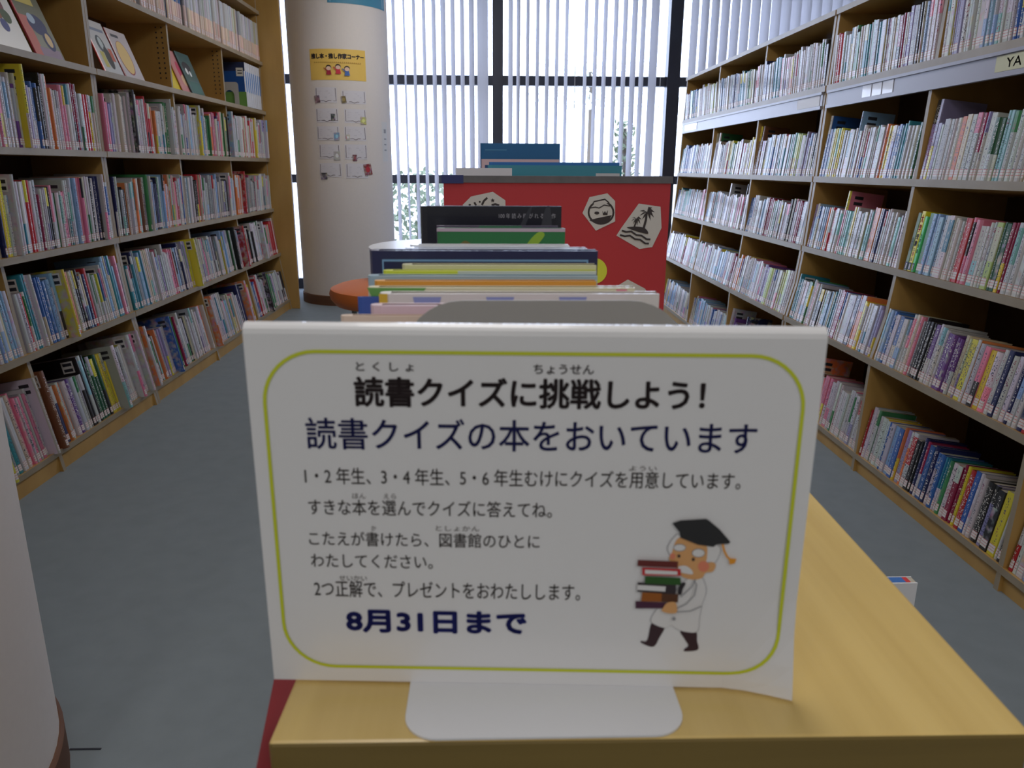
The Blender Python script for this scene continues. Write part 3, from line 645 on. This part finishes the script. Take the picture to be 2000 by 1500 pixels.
# display books standing face-on behind the grey bookend
def face_book(px0, px1, y, ypx, t, col, label, acc=None, prints=(), spine=None, name='story_book', hard=True, lean=0):
    p0, p1 = at(px0, ypx, Y=y), at(px1, ypx, Y=y); h = (p0.z+p1.z)/2-ST-.0016; w = p1.x-p0.x
    o = book_mesh(h, w, t, spine or col, col, 0, hard, col, 0)
    o.c = [(*c[:3], 0) for c in o.c]
    o = o.build(name, 'book', recalc=False)
    o.matrix_world = Matrix.Translation((p0.x, y+t/2, ST+.0016)) @ Matrix.Rotation(math.pi, 4, 'Z')
    if prints:
        for k_, f in enumerate(prints):
            s = Sheet(lambda u, v, hh: (-u, t/2+.0002+hh, v)); s.k = k_+1
            f(s, w, h); s.build('cover_print', o)
    tag(o, label, 'book', 'story books standing on the island'); return o
c_ = lambda *v: lin(v)
R_ = lambda u0, u1, v0, v1, col, a=0: (lambda s, w, h: s.rect(u0*w, u1*w, h-v1, h-v0, col, a))
P_ = lambda pts, col, sm=True: (lambda s, w, h: s.poly([(u*w, h-v) for u, v in pts], col, 0, sm))
face_book(664, 1180, .458, 617, .006, c_(232, 208, 190), 'peach coloured thin book sticking out furthest behind the grey bookend')
face_book(722, 1236, .467, 597, .010, c_(226, 200, 214), 'pale pink book directly behind the grey bookend')
face_book(698, 1100, .5005, 580, .003, c_(60, 92, 176), 'thin blue book whose corner peeks out beside the cream book')
face_book(740, 1288, .489, 574, .012, c_(232, 228, 226), 'white book with blue spots along its top edge and yellow spine', prints=(
    R_(0, .03, .0, .2, c_(224, 186, 60)), R_(.12, .42, .012, .03, c_(232, 232, 240), 1)))
wb_ = bpy.context.scene.objects['story_book.003']
for u in (.17, .43, .69):
    w_, h_ = wb_.dimensions.x, wb_.dimensions.z; s = Sheet(lambda a, v, hh: (-a, .0064+hh, v)); s.poly([((u-.05)*w_, h_-.002), ((u+.05)*w_, h_-.002), ((u+.045)*w_, h_-.006), ((u-.045)*w_, h_-.006)], c_(150, 160, 216)); s.build('blue_spot', wb_)
face_book(717, 1240, .505, 562, .010, c_(228, 222, 190), 'cream book with green leaf corner printed on its cover', prints=(
    P_([(0, 0), (.12, 0), (.10, .006), (.09, .035)], c_(110, 168, 84), False), P_([(.08, 0), (.22, 0), (.2, .004), (.1, .005)], c_(110, 168, 84), False), R_(.93, .97, .001, .006, c_(230, 120, 150))))
face_book(730, 1165, .519, 549, .008, c_(232, 164, 66), 'orange book between the cream and light blue books')
face_book(717, 1167, .531, 539, .010, c_(168, 196, 214), 'light blue book in the middle of the island row', prints=(R_(.1, .6, .004, .007, c_(110, 140, 170), .0),))
face_book(747, 1165, .544, 529, .008, c_(226, 234, 70), 'bright yellow book with white lettering strip near its top', prints=(R_(.35, 1, .0, .2, c_(214, 220, 206)),))
face_book(784, 1165, .556, 518, .012, c_(222, 220, 186), 'cream book just in front of the navy book')
face_book(720, 1168, .580, 490, .014, c_(36, 40, 84), 'navy book with light blue frame line on its cover', prints=(
    lambda s, w, h: s.line([(.06*w, h-.12), (.06*w, h-.0072), (.955*w, h-.0072), (.955*w, h-.12)], .0019, c_(128, 172, 214)),))
face_book(790, 1147, .612, 485, .012, c_(206, 212, 222), 'pale blue white book behind the navy book')
face_book(800, 1112, .642, 479, .012, c_(232, 234, 236), 'white book behind the pale blue white book')
face_book(853, 1104, .720, 446, .009, c_(46, 124, 74), 'green picture covered book in the island row', prints=(
    R_(0, 1, 0, .003, c_(200, 180, 200)), P_([(.68, .02), (.78, .004), (.84, .006), (.76, .02), (.72, .04)], c_(150, 190, 60)), P_([(.12, .03), (.2, .012), (.28, .016), (.34, .03)], c_(120, 110, 60)), P_([(.36, .03), (.42, .014), (.46, .03)], c_(90, 160, 60))))
face_book(852, 1090, .734, 441, .006, c_(96, 84, 110), 'dull purple book behind the green picture covered book', prints=(R_(.35, .7, 0, .1, c_(60, 120, 90)),))
face_book(820, 1097, .800, 403, .014, c_(26, 28, 42), 'near black book with small white title, in front of red board', prints=(
    lambda s, w, h: s.text('100 年 読 み 継 が れ る 名 作', .556*w, .958*w, h-.0120, h-.0068, c_(170, 170, 180), .0),
    P_([(.66, .034), (.76, .004), (.79, .002), (.74, .02), (.69, .036)], c_(52, 54, 66)), P_([(.85, .034), (.88, .004), (.92, .002), (.93, .034)], c_(56, 58, 70))))
# red display board with cut-outs
RBY = 1.36
pb = at(866, 345, Y=RBY); pe = at(1311, 345, Y=RBY)
board = empty('red_display_board', 'red board with white picture cut-outs standing across the island', 'board', (0, 0, 0))
b = MB(); b.box(pb.x, pe.x, RBY, RBY+.010, ST, pb.z); b.build('panel', 'redpaper', board)
b = MB(); b.box(pb.x-.002, pe.x+.003, RBY-.002, RBY+.012, at(1000, 357, Y=RBY).z, pb.z+.002); b.build('top_tape', mat('grey_tape', (.115, .11, .125), .6, noise=(60, .3)), board)
b = MB(); b.box(pb.x-.003, at(905, 350, Y=RBY).x, RBY-.0028, RBY+.0128, at(870, 358, Y=RBY).z, pb.z+.0028); b.build('corner_tape', mat('blue_tape', (.02, .03, .14), .5), board)
b = MB(); b.box(pb.x+.08, pe.x-.08, RBY+.010, RBY+.07, ST, ST+.012); b.build('foot', 'greysteel', board)
bd = lambda u, v, h: Vector((u, RBY-.0006-h, v))
def BF(pts):
    out = []
    for cx, cy in pts:
        p = at(840+cx*.25, 260+cy*.25, Y=RBY); out.append((p.x, p.z))
    return out
CUT = (.56, .55, .55); INK = (.03, .022, .026)
def cutout(nm, outline, marks):
    s = Sheet(bd); s.poly(BF(outline), CUT)
    for k, pts, *r in marks:
        if k == 'p': s.poly(BF(pts), INK, 0, bool(r and r[0]))
        elif k == 'w': s.poly(BF(pts), CUT, 0, bool(r and r[0]))
        else: s.line(BF(pts), r[0]*.00024, INK, closed=len(r) > 1)
    s.build(nm, board)
cutout('paper_cutout', [(1190, 625), (1245, 500), (1385, 470), (1445, 530), (1445, 690), (1295, 762)],
       [('l', ellipse(1335, 620, 97, 88, 28), 14, 1), ('p', [(1243, 680), (1300, 665), (1420, 640), (1400, 680), (1350, 708), (1290, 706)]), ('w', [(1265, 555), (1290, 520), (1365, 505), (1395, 545), (1330, 560)]),
        ('l', [(1270, 560), (1280, 535), (1365, 517), (1398, 545)], 10), ('l', [(1250, 585), (1290, 578), (1320, 585), (1360, 562), (1405, 570)], 8), ('p', ellipse(1302, 624, 20, 12, 10)), ('p', [(1345, 605), (1355, 625), (1365, 608), (1375, 625), (1388, 600), (1385, 640), (1350, 640)])])
def frond(cx, cy, a, L, w=14):
    a = math.radians(a); d = (math.cos(a), math.sin(a)); n = (-d[1], d[0])
    return [(cx, cy), (cx+d[0]*L*.5-n[0]*w, cy+d[1]*L*.5-n[1]*w-6), (cx+d[0]*L, cy+d[1]*L+14), (cx+d[0]*L*.5+n[0]*w*.3, cy+d[1]*L*.5+n[1]*w*.3)]
cutout('paper_cutout', [(1455, 800), (1490, 745), (1630, 550), (1800, 575), (1808, 740), (1735, 890), (1635, 905)],
       [('p', frond(1695, 615, a, 62)) for a in (-10, 30, 65, 130, 165, 200, -50)]+[('p', frond(1610, 668, a, 42, 9)) for a in (-10, 40, 80, 130, 170, 210)]+
       [('l', [(1692, 618), (1684, 680), (1665, 750)], 16), ('l', [(1608, 670), (1605, 700), (1592, 738)], 11), ('p', [(1540, 735), (1620, 730), (1680, 745), (1702, 785), (1640, 775), (1560, 748)], True),
        ('l', [(1497, 760), (1530, 772), (1570, 768), (1610, 795), (1650, 800), (1690, 828), (1720, 830)], 13), ('l', [(1482, 795), (1520, 805), (1560, 800), (1600, 828), (1640, 832), (1680, 862), (1708, 862)], 13)])
cutout('paper_cutout', [(255, 560), (320, 495), (490, 458), (588, 525), (590, 640), (400, 690), (280, 650)],
       [('l', [(405, 562), (420, 530), (447, 505)], 15), ('l', [(345, 540), (360, 565)], 14), ('p', ellipse(310, 560, 10, 9, 8)), ('p', ellipse(388, 537, 8, 8, 8)), ('l', [(480, 562), (510, 555), (540, 565)], 15),
        ('p', [(489, 508), (494, 519), (505, 520), (497, 528), (500, 540), (489, 533), (478, 540), (481, 528), (473, 520), (484, 519)])])
cutout('paper_cutout', [(1450, 1200), (1545, 1143), (1680, 1215), (1700, 1260), (1690, 1380), (1500, 1400)], [('l', [(1555, 1235), (1570, 1218), (1582, 1212)], 10), ('p', ellipse(1600, 1238, 7, 6, 8))])
s = Sheet(bd); s.poly(BF(ellipse(1285, 1075, 97, 100, 28)), lin((206, 214, 64))); s.build('paper_disc', board)
# taller books past the red board
def tall_book(px0, px1, y, ypx, t, col, label, prints=()):
    return face_book(px0, px1, y, ypx, t, col, label, prints=prints)
tall_book(890, 1000, 1.46, 328, .006, c_(214, 216, 222), 'white folder edge showing left of the blue books past the red board')
tall_book(947, 1215, 1.50, 323, .014, c_(60, 140, 160), 'teal blue large book just past the red board, barcode at its corner', prints=(R_(.81, .985, .014, .03, c_(190, 196, 200)), R_(.83, .96, .019, .024, (.04, .05, .06)), R_(0, .02, 0, .3, c_(30, 70, 120))))
tall_book(955, 1210, 1.53, 317, .012, c_(40, 110, 180), 'mid blue large book behind the teal blue one')
tall_book(940, 1092, 1.66, 311, .010, c_(206, 176, 180), 'pale pink book in front of the topmost dark blue book')
tall_book(938, 1094, 1.70, 280, .016, c_(22, 92, 142), 'dark blue book standing highest of all on the island', prints=(R_(.06, .33, .012, .015, c_(60, 120, 160)),))
# book on the ledge at the right of the island
o = book_mesh(.225, .185, .016, c_(226, 226, 230), c_(226, 226, 230), 0, False, c_(226, 226, 230), 0).build('story_book', 'book', recalc=False)
o.matrix_world = Matrix.Translation((.325, .812, .4505)) @ Matrix.Rotation(math.pi, 4, 'Z') @ Matrix.Rotation(0, 4, 'Y')
s = Sheet(lambda u, v, h: (-u, v, .2252+h)); s.rect(.13, .172, -.006, .006, c_(60, 110, 180)); s.rect(.172, .178, -.006, .006, c_(200, 60, 60)); s.build('cover_print', o)
tag(o, 'white book on the ledge at the far side of the island, blue mark on top', 'book', 'story books standing on the island')
# ---------------------------------------------------------------- notices on the far column
def cyl_hit(px, py):
    r = at(px, py, Y=1.0)-EYE; ox, oy = -COLX, -COLY
    a = r.x**2+r.y**2; bb = 2*(r.x*ox+r.y*oy); cc = ox*ox+oy*oy-(COLR+.001)**2
    t = (-bb-math.sqrt(max(0, bb*bb-4*a*cc)))/(2*a); p = EYE+r*t
    return math.atan2(p.x-COLX, -(p.y-COLY))*COLR, p.z      # arc length from the front line, height
def cylfn(u, v, h): a = u/COLR; return Vector((COLX+(COLR+.0022+h*4)*math.sin(a), COLY-(COLR+.0022+h*4)*math.cos(a), v))
def card(name, label, cat, c, col, draw=None, group=None, lift=0):
    """c: crop corners x0,x1,y0,y1 in the photograph (pixels)"""
    x0, x1, y0, y1 = c; u0, v1 = cyl_hit(x0, y0); u1, v0 = cyl_hit(x1, y1)
    b = MB(); n = 28
    for i in range(n):
        a, e = u0+(u1-u0)*i/n, u0+(u1-u0)*(i+1)/n
        b.face([cylfn(a, v0, -.0002), cylfn(e, v0, -.0002), cylfn(e, v1, -.0002), cylfn(a, v1, -.0002)], col)
    o = tag(b.build(name, 'print', recalc=False), label, cat, group)
    if draw: draw(o, u0, u1, v0, v1)
    return o
Q = lambda x0, x1, y0, y1: (560+x0/4.686, 560+x1/4.686, 60+y0/4.686, 60+y1/4.686)
def poster_draw(o, u0, u1, v0, v1):
    w, h = u1-u0, v1-v0; G = lambda u, v: (u0+u*w, v0+v*h)
    s = Sheet(cylfn); s.text('推し本・推し作家コーナー', u0+.03*w, u0+.97*w, v0+.68*h, v0+.86*h, (.03, .02, .02), .05); s.build('poster_title', o)
    s = Sheet(cylfn)
    for k in range(24): s.rect(u0+w*(.08+.035*k), u0+w*(.10+.035*k), v0+.555*h, v0+.585*h, lin((190, 150, 70)))
    for cx, cy, shirt in ((.34, .30, (170, 40, 60)), (.50, .33, (214, 50, 70)), (.65, .28, (70, 110, 180))):
        E = lambda x, y, rx, ry: [(u0+(cx+x+rx*math.cos(a))*w, v0+(cy+y+ry*math.sin(a))*h) for a in [k*.3927 for k in range(16)]]
        s.poly([G(cx-.045, cy-.13), G(cx+.045, cy-.13), G(cx+.03, cy+.03), G(cx-.03, cy+.03)], lin(shirt)); s.line([G(cx-.03, cy), G(cx-.085, cy+.09)], .006, lin(shirt))
        s.poly(E(0, .10, .048, .085), lin((40, 26, 24))); s.poly(E(0, .075, .042, .065), lin((238, 200, 176)))
    s.build('children_drawing', o)
card('wall_poster', 'yellow poster with black title and three small figures on the round column', 'poster', Q(207, 728, 168, 465), lin((236, 196, 96)), poster_draw)
cards = [((258, 462, 518, 660), (252, 312, 590, 662), (110, 80, 90)), ((500, 725, 545, 675), (492, 550, 595, 665), (120, 104, 60)), ((265, 475, 712, 840), (405, 446, 760, 822), (50, 54, 58)), ((525, 728, 715, 848), (672, 728, 790, 858), (206, 208, 110)),
         ((275, 484, 875, 1003), (432, 486, 932, 1003), (120, 160, 196)), ((525, 728, 875, 1010), (540, 578, 950, 1000), (206, 200, 180)), ((295, 492, 1040, 1172), (430, 492, 1105, 1183), (190, 190, 182)), ((528, 737, 1040, 1180), (602, 644, 1135, 1192), (120, 60, 66)),
         ((297, 505, 1212, 1340), (315, 375, 1300, 1360), (84, 80, 84)), ((538, 747, 1215, 1350), (697, 785, 1215, 1325), (140, 40, 48))]
clabel = ['top card of the column\'s west row, brownish photo on its lower corner', 'top card under the poster with tan photo on its lower corner', 'white card with black and white photo, second down on the column', 'white card with round yellow picture on the column', 'white card with blue picture at its lower corner',
          'white card with cream picture at its lower corner', 'plain white card with pale grey picture, fourth down', 'white card with small reddish picture at bottom middle', 'lowest card with dark photo at its lower corner', 'lowest card with large tilted red photo over its edge']
clabel[0] = 'top white card nearest the shelf panel, brownish photo on its lower corner'
for i, (c, ph, col) in enumerate(cards):
    def dr(o, u0, u1, v0, v1):
        w, h = u1-u0, v1-v0; s = Sheet(cylfn); L = (.10, .06, .07)
        s.line([(u0+.06*w, v1-.06*h), (u0+.05*w, v0+.12*h), (u0+.38*w, v0+.15*h), (u0+.5*w, v0+.06*h), (u0+.62*w, v0+.15*h), (u0+.96*w, v0+.12*h), (u0+.94*w, v1-.06*h)], .004, L)
        for k in range(4): s.rect(u0+.14*w, u0+(.55+.08*(k*7 % 4))*w, v0+(.36+.13*k)*h, v0+(.372+.13*k)*h, lin((168, 166, 176)))
        s.build('card_print', o)
        x0, x1, y0, y1 = Q(*ph); a = cyl_hit(x0, y0); e = cyl_hit(x1, y1); s = Sheet(lambda u, v, hh: cylfn(u, v, hh+.0006))
        k = .18 if i in (0, 1, 9) else 0; dw = (e[0]-a[0])*k; dh = (a[1]-e[1])*k*.5
        s.poly([(a[0], a[1]-dh), (e[0]-dw, a[1]), (e[0], e[1]+dh), (a[0]+dw, e[1])], lin(col), .5); s.poly(ellipse((a[0]+e[0])/2, (a[1]+e[1])/2, (e[0]-a[0])*.25, (a[1]-e[1])*.25, 12), tuple(min(.8, v*1.9) for v in lin(col))); s.build('small_photo', o)
    card('notice_card', clabel[i], 'card', Q(*c), lin((218, 214, 218)), dr, 'recommendation cards on the column')
def strip_draw(o, u0, u1, v0, v1):
    s = Sheet(cylfn); w, h = u1-u0, v1-v0
    for k, f in enumerate((.72, .56, .42, .28)): s.rect(u0+.3*w, u0+.7*w, v0+f*h, v0+(f+(.10 if k == 0 else .03))*h, lin((150, 150, 152)))
    s.build('notice_print', o)
card('paper_notice', 'narrow white paper curling at the window edge of the column', 'notice', (745, 758, 238, 316), lin((216, 214, 210)), strip_draw)
def hang_draw(o, u0, u1, v0, v1):
    s = Sheet(cylfn); s.rect(u0+.02, u1-.04, v0+.007, v1-.01, lin((214, 216, 222))); s.build('panel_print', o)
card('hanging_panel', 'white panel with teal frame high on the round column', 'sign', (634, 750, -90, 22), lin((70, 138, 166)), hang_draw)
# ---------------------------------------------------------------- round table and stool
tb = empty('round_table', 'white round table past the island, dark rim', 'table', (-.185, 4.66, 0))
b = MB(); b.cyl((0, 0), .53, .676, .70, 64); b.build('table_top', 'white', tb, smooth=True)
b = MB(); b.cyl((0, 0), .522, .660, .676, 64); b.build('rim', 'mullion', tb, smooth=True)
b = MB(); b.cyl((0, 0), .035, .03, .665, 24); b.build('pedestal', 'white', tb, smooth=True)
b = MB(); b.cyl((0, 0), .26, 0, .03, 40, prof=[(.21, 0), (.21, .012), (.05, .03)]); b.build('base', 'white', tb, smooth=True)
st = empty('stool', 'wide round orange vinyl stool beside the white table', 'stool', (-.50, 4.28, 0))
b = MB(); b.cyl((0, 0), .2, .35, .43, 48, prof=[(.31, .415), (.352, .425), (.378, .455), (.385, .485), (.376, .510), (.34, .524), (.2, .533), (.01, .535)]); b.build('seat', 'orange', st, smooth=True)
for k in range(4):
    a = math.radians(210+90*k); c, sn = math.cos(a), math.sin(a)
    b = MB(); b.tube([(c*.27, sn*.27, .417), (c*.27, sn*.27, .2), (c*.28, sn*.28, 0)], .014); b.build('leg', 'chrome', st, smooth=True)
b = MB(); b.tube([(.272*math.cos(k*math.pi/12), .272*math.sin(k*math.pi/12), .13) for k in range(25)], .008); b.build('foot_ring', 'chrome', st, smooth=True)
# ---------------------------------------------------------------- face-out books on the display shelf
def display(y0, w, h, col, label, lean=20, xf=-1.775, prints=(), spine=None, rz=0):
    t = .009; o = book_mesh(h, w, t, spine or col, col, 0, True, col, 0); o.c = [(*c[:3], 0) for c in o.c]
    o = o.build('picture_book', 'book', recalc=False)
    o.matrix_world = Matrix.Translation((xf, y0, 1.5712)) @ Matrix.Rotation(math.radians(rz), 4, 'Z') @ Matrix.Rotation(-math.radians(lean), 4, 'Y') @ Matrix.Rotation(-math.pi/2, 4, 'Z')
    s = Sheet(lambda u, v, hh: (-u, t/2+.0002+hh, v))
    for f in prints: f(s, w, h)
    if prints: s.build('cover_print', o)
    tag(o, label, 'book', 'face-out picture books on the display shelf')
A_ = lambda u, v, ru, rv, col: (lambda s, w, h: s.poly([(u*w+ru*w*math.cos(k*.3142), v*h+rv*h*math.sin(k*.3142)) for k in range(20)], col))
D_ = lambda u0, u1, v0, v1, col, a=0: (lambda s, w, h: s.rect(u0*w, u1*w, v0*h, v1*h, col, a))
display(2.97, .30, .27, c_(222, 220, 216), 'white face-out picture book with flower bunch, nearest on the display shelf', prints=(D_(.1, .42, .35, .6, c_(226, 214, 120)), A_(.7, .62, .12, .16, c_(120, 70, 80)), A_(.62, .5, .09, .1, c_(150, 90, 60)), A_(.78, .46, .1, .1, c_(70, 90, 60)), A_(.66, .32, .08, .09, c_(70, 80, 140))))
display(3.30, .21, .26, c_(90, 92, 60), 'face-out picture book with blue round headed vehicle on olive cover', spine=c_(190, 70, 80), prints=(D_(0, .3, 0, .6, c_(200, 110, 100)), D_(.25, .95, .0, .14, c_(150, 130, 150)), D_(.1, .75, .8, .92, c_(200, 180, 80)), A_(.55, .5, .3, .16, c_(34, 44, 96)), A_(.42, .58, .12, .08, c_(170, 190, 210)), A_(.72, .28, .17, .17, c_(34, 44, 96)), A_(.72, .28, .10, .11, c_(220, 190, 140))))
display(3.86, .19, .245, c_(206, 206, 206), 'face-out picture book with black bird picture, red spine edge', spine=c_(200, 50, 50), prints=(D_(.1, .9, .80, .86, c_(120, 130, 150)), A_(.45, .55, .2, .17, c_(60, 70, 76)), A_(.47, .57, .1, .12, c_(190, 200, 200)), A_(.58, .3, .16, .22, c_(36, 40, 40)), D_(.2, .4, .1, .4, c_(190, 180, 90)), D_(.72, .9, .25, .5, c_(190, 90, 60))))
display(4.07, .215, .235, c_(206, 196, 198), 'face-out picture book with large yellow oval, second bay of display shelf', spine=c_(150, 50, 50), prints=(D_(.18, .55, .84, .9, c_(50, 50, 60)), A_(.45, .42, .31, .36, c_(150, 60, 60)), A_(.45, .43, .29, .34, c_(222, 190, 120))))
display(4.70, .20, .25, c_(222, 200, 50), 'yellow face-out picture book on the third bay of display shelf', xf=-1.800, prints=(D_(0, .6, .86, .94, c_(90, 110, 40)),))
display(4.84, .20, .245, c_(206, 140, 140), 'pink face-out picture book leaning beside the yellow one', xf=-1.788, prints=(A_(.4, .55, .14, .2, c_(190, 60, 90)), A_(.5, .3, .2, .14, c_(220, 180, 140))))
display(4.95, .21, .25, c_(60, 96, 96), 'dark green face-out picture book leaning over the pink one', xf=-1.775, prints=(A_(.4, .66, .3, .12, c_(44, 40, 44)), A_(.3, .55, .09, .08, c_(226, 226, 226)), A_(.52, .5, .07, .07, c_(226, 226, 226)), D_(.1, .9, .02, .3, c_(70, 110, 104))))
# big boxed volumes with a blue cover, held by a bookend
y = 5.965
for k in range(8):
    t = .046; o = book_mesh(.30, .235, t, c_(206, 208, 214), c_(206, 208, 214), 0, True, c_(30, 84, 160) if k == 0 else c_(200, 204, 210), 0)
    o.c = [(*c[:3], 0) for c in o.c]; o = o.build('picture_book', 'book', recalc=False); o.matrix_world = Matrix.Translation((-1.752, y+t/2, 1.571))
    s = Sheet(lambda u, v, h: (.0004+h, u, v)); s.rect(-.010, .010, .10, .24, c_(70, 130, 196)); s.build('spine_print', o)
    if k == 0:
        s = Sheet(lambda u, v, h: (-u, -t/2-.0004-h, v)); s.rect(.0, .235, .24, .30, c_(30, 44, 84)); s.rect(.0, .235, 0, .10, c_(110, 160, 80)); s.rect(.012, .062, .205, .262, c_(226, 224, 214)); s.rect(.02, .052, .222, .229, (.05, .05, .05)); s.rect(.02, .052, .240, .247, (.05, .05, .05)); s.build('cover_print', o)
    tag(o, 'first large white volume with bright blue cover, held by grey bookend' if k == 0 else '%s large white volume behind the blue cover, display shelf by end panel' % ordinal(k+1), 'book', 'large white volumes on the display shelf')
    y += t+.002
be = empty('bookend', 'light grey arched bookend against the blue covered volume', 'bookend', (-1.87, 5.957, 1.571), group='steel bookends')
b = MB(); n = 12
outer = [(.065, 0)]+[(.065*math.cos(k*math.pi/n)**1 if False else .045+.02*math.cos(k*math.pi/2/n), .145+.02*math.sin(k*math.pi/2/n)) for k in range(n+1)]+[(-.045-.02*math.sin(k*math.pi/2/n), .145+.02*math.cos(k*math.pi/2/n)) for k in range(n+1)]+[(-.065, 0)]
m_ = len(outer); inner = []
for k in range(m_):
    f = k/(m_-1); inner.append((.033, 0) if k == 0 else (-.033, 0) if k == m_-1 else (.033*math.cos(math.pi*f), .075+.035*math.sin(math.pi*f)))
for k in range(m_-1):
    for yy, rv in ((-.001, 0), (.001, 1)):
        q4 = [(outer[k][0], yy, outer[k][1]), (outer[k+1][0], yy, outer[k+1][1]), (inner[k+1][0], yy, inner[k+1][1]), (inner[k][0], yy, inner[k][1])]
        b.face(q4)
    b.face([(outer[k][0], -.001, outer[k][1]), (outer[k+1][0], -.001, outer[k+1][1]), (outer[k+1][0], .001, outer[k+1][1]), (outer[k][0], .001, outer[k][1])])
b.build('upright', mat('pale_steel', (.5, .5, .48), .4), be)
b = MB(); b.box(-.065, .065, -.09, .001, .0002, .0016); b.build('foot', 'greysteel', be)
# ---------------------------------------------------------------- outside: shrubs and trees beyond the glass
def shrub(name, label, cx, cy, w, d, z0, z1, n, ls=.10, trunk=0):
    t = empty(name, label, 'tree' if trunk else 'shrub', (cx, cy, -.05)); b = MB()
    for k in range(n):
        u = random.gauss(0, .42); v = random.gauss(0, .42); zz = z0+(z1-z0)*random.random(); p = Vector((u*w, v*d, zz))
        a = Vector((random.uniform(-1, 1), random.uniform(-1, 1), random.uniform(-1, 1))).normalized(); c = a.orthogonal().normalized(); l = ls*random.uniform(.6, 1.3)
        b.face([p, p+a*l*.5+c*l*.28, p+a*l, p+a*l*.5-c*l*.28])
    b.build('foliage', 'glareleaf' if trunk else 'leaf', t, recalc=False)
    b = MB(); b.tube([(0, 0, 0), (.03, 0, (z0+z1)/2), (.0, .04, z1*.95)], .03+.05*trunk, 8); b.build('trunk', 'bark', t)
shrub('garden_shrub', 'low leafy shrub outside the window beside the round column', -.95, 10.4, .9, .7, .1, 1.15, 900, .10)
shrub('garden_shrub', 'slim climbing shrub outside near the corner window post', 1.62, 9.6, .16, .2, .2, 1.75, 420, .09)
shrub('garden_tree', 'tree with glare painted into its leaves far outside beyond the middle window', 3.0, 24, 2.0, 1.2, 2.9, 4.2, 420, .24, 1)
shrub('garden_tree', 'small tree outside seen past the corner window post', 6.6, 26, .9, .9, 1.8, 3.4, 260, .22, 1)
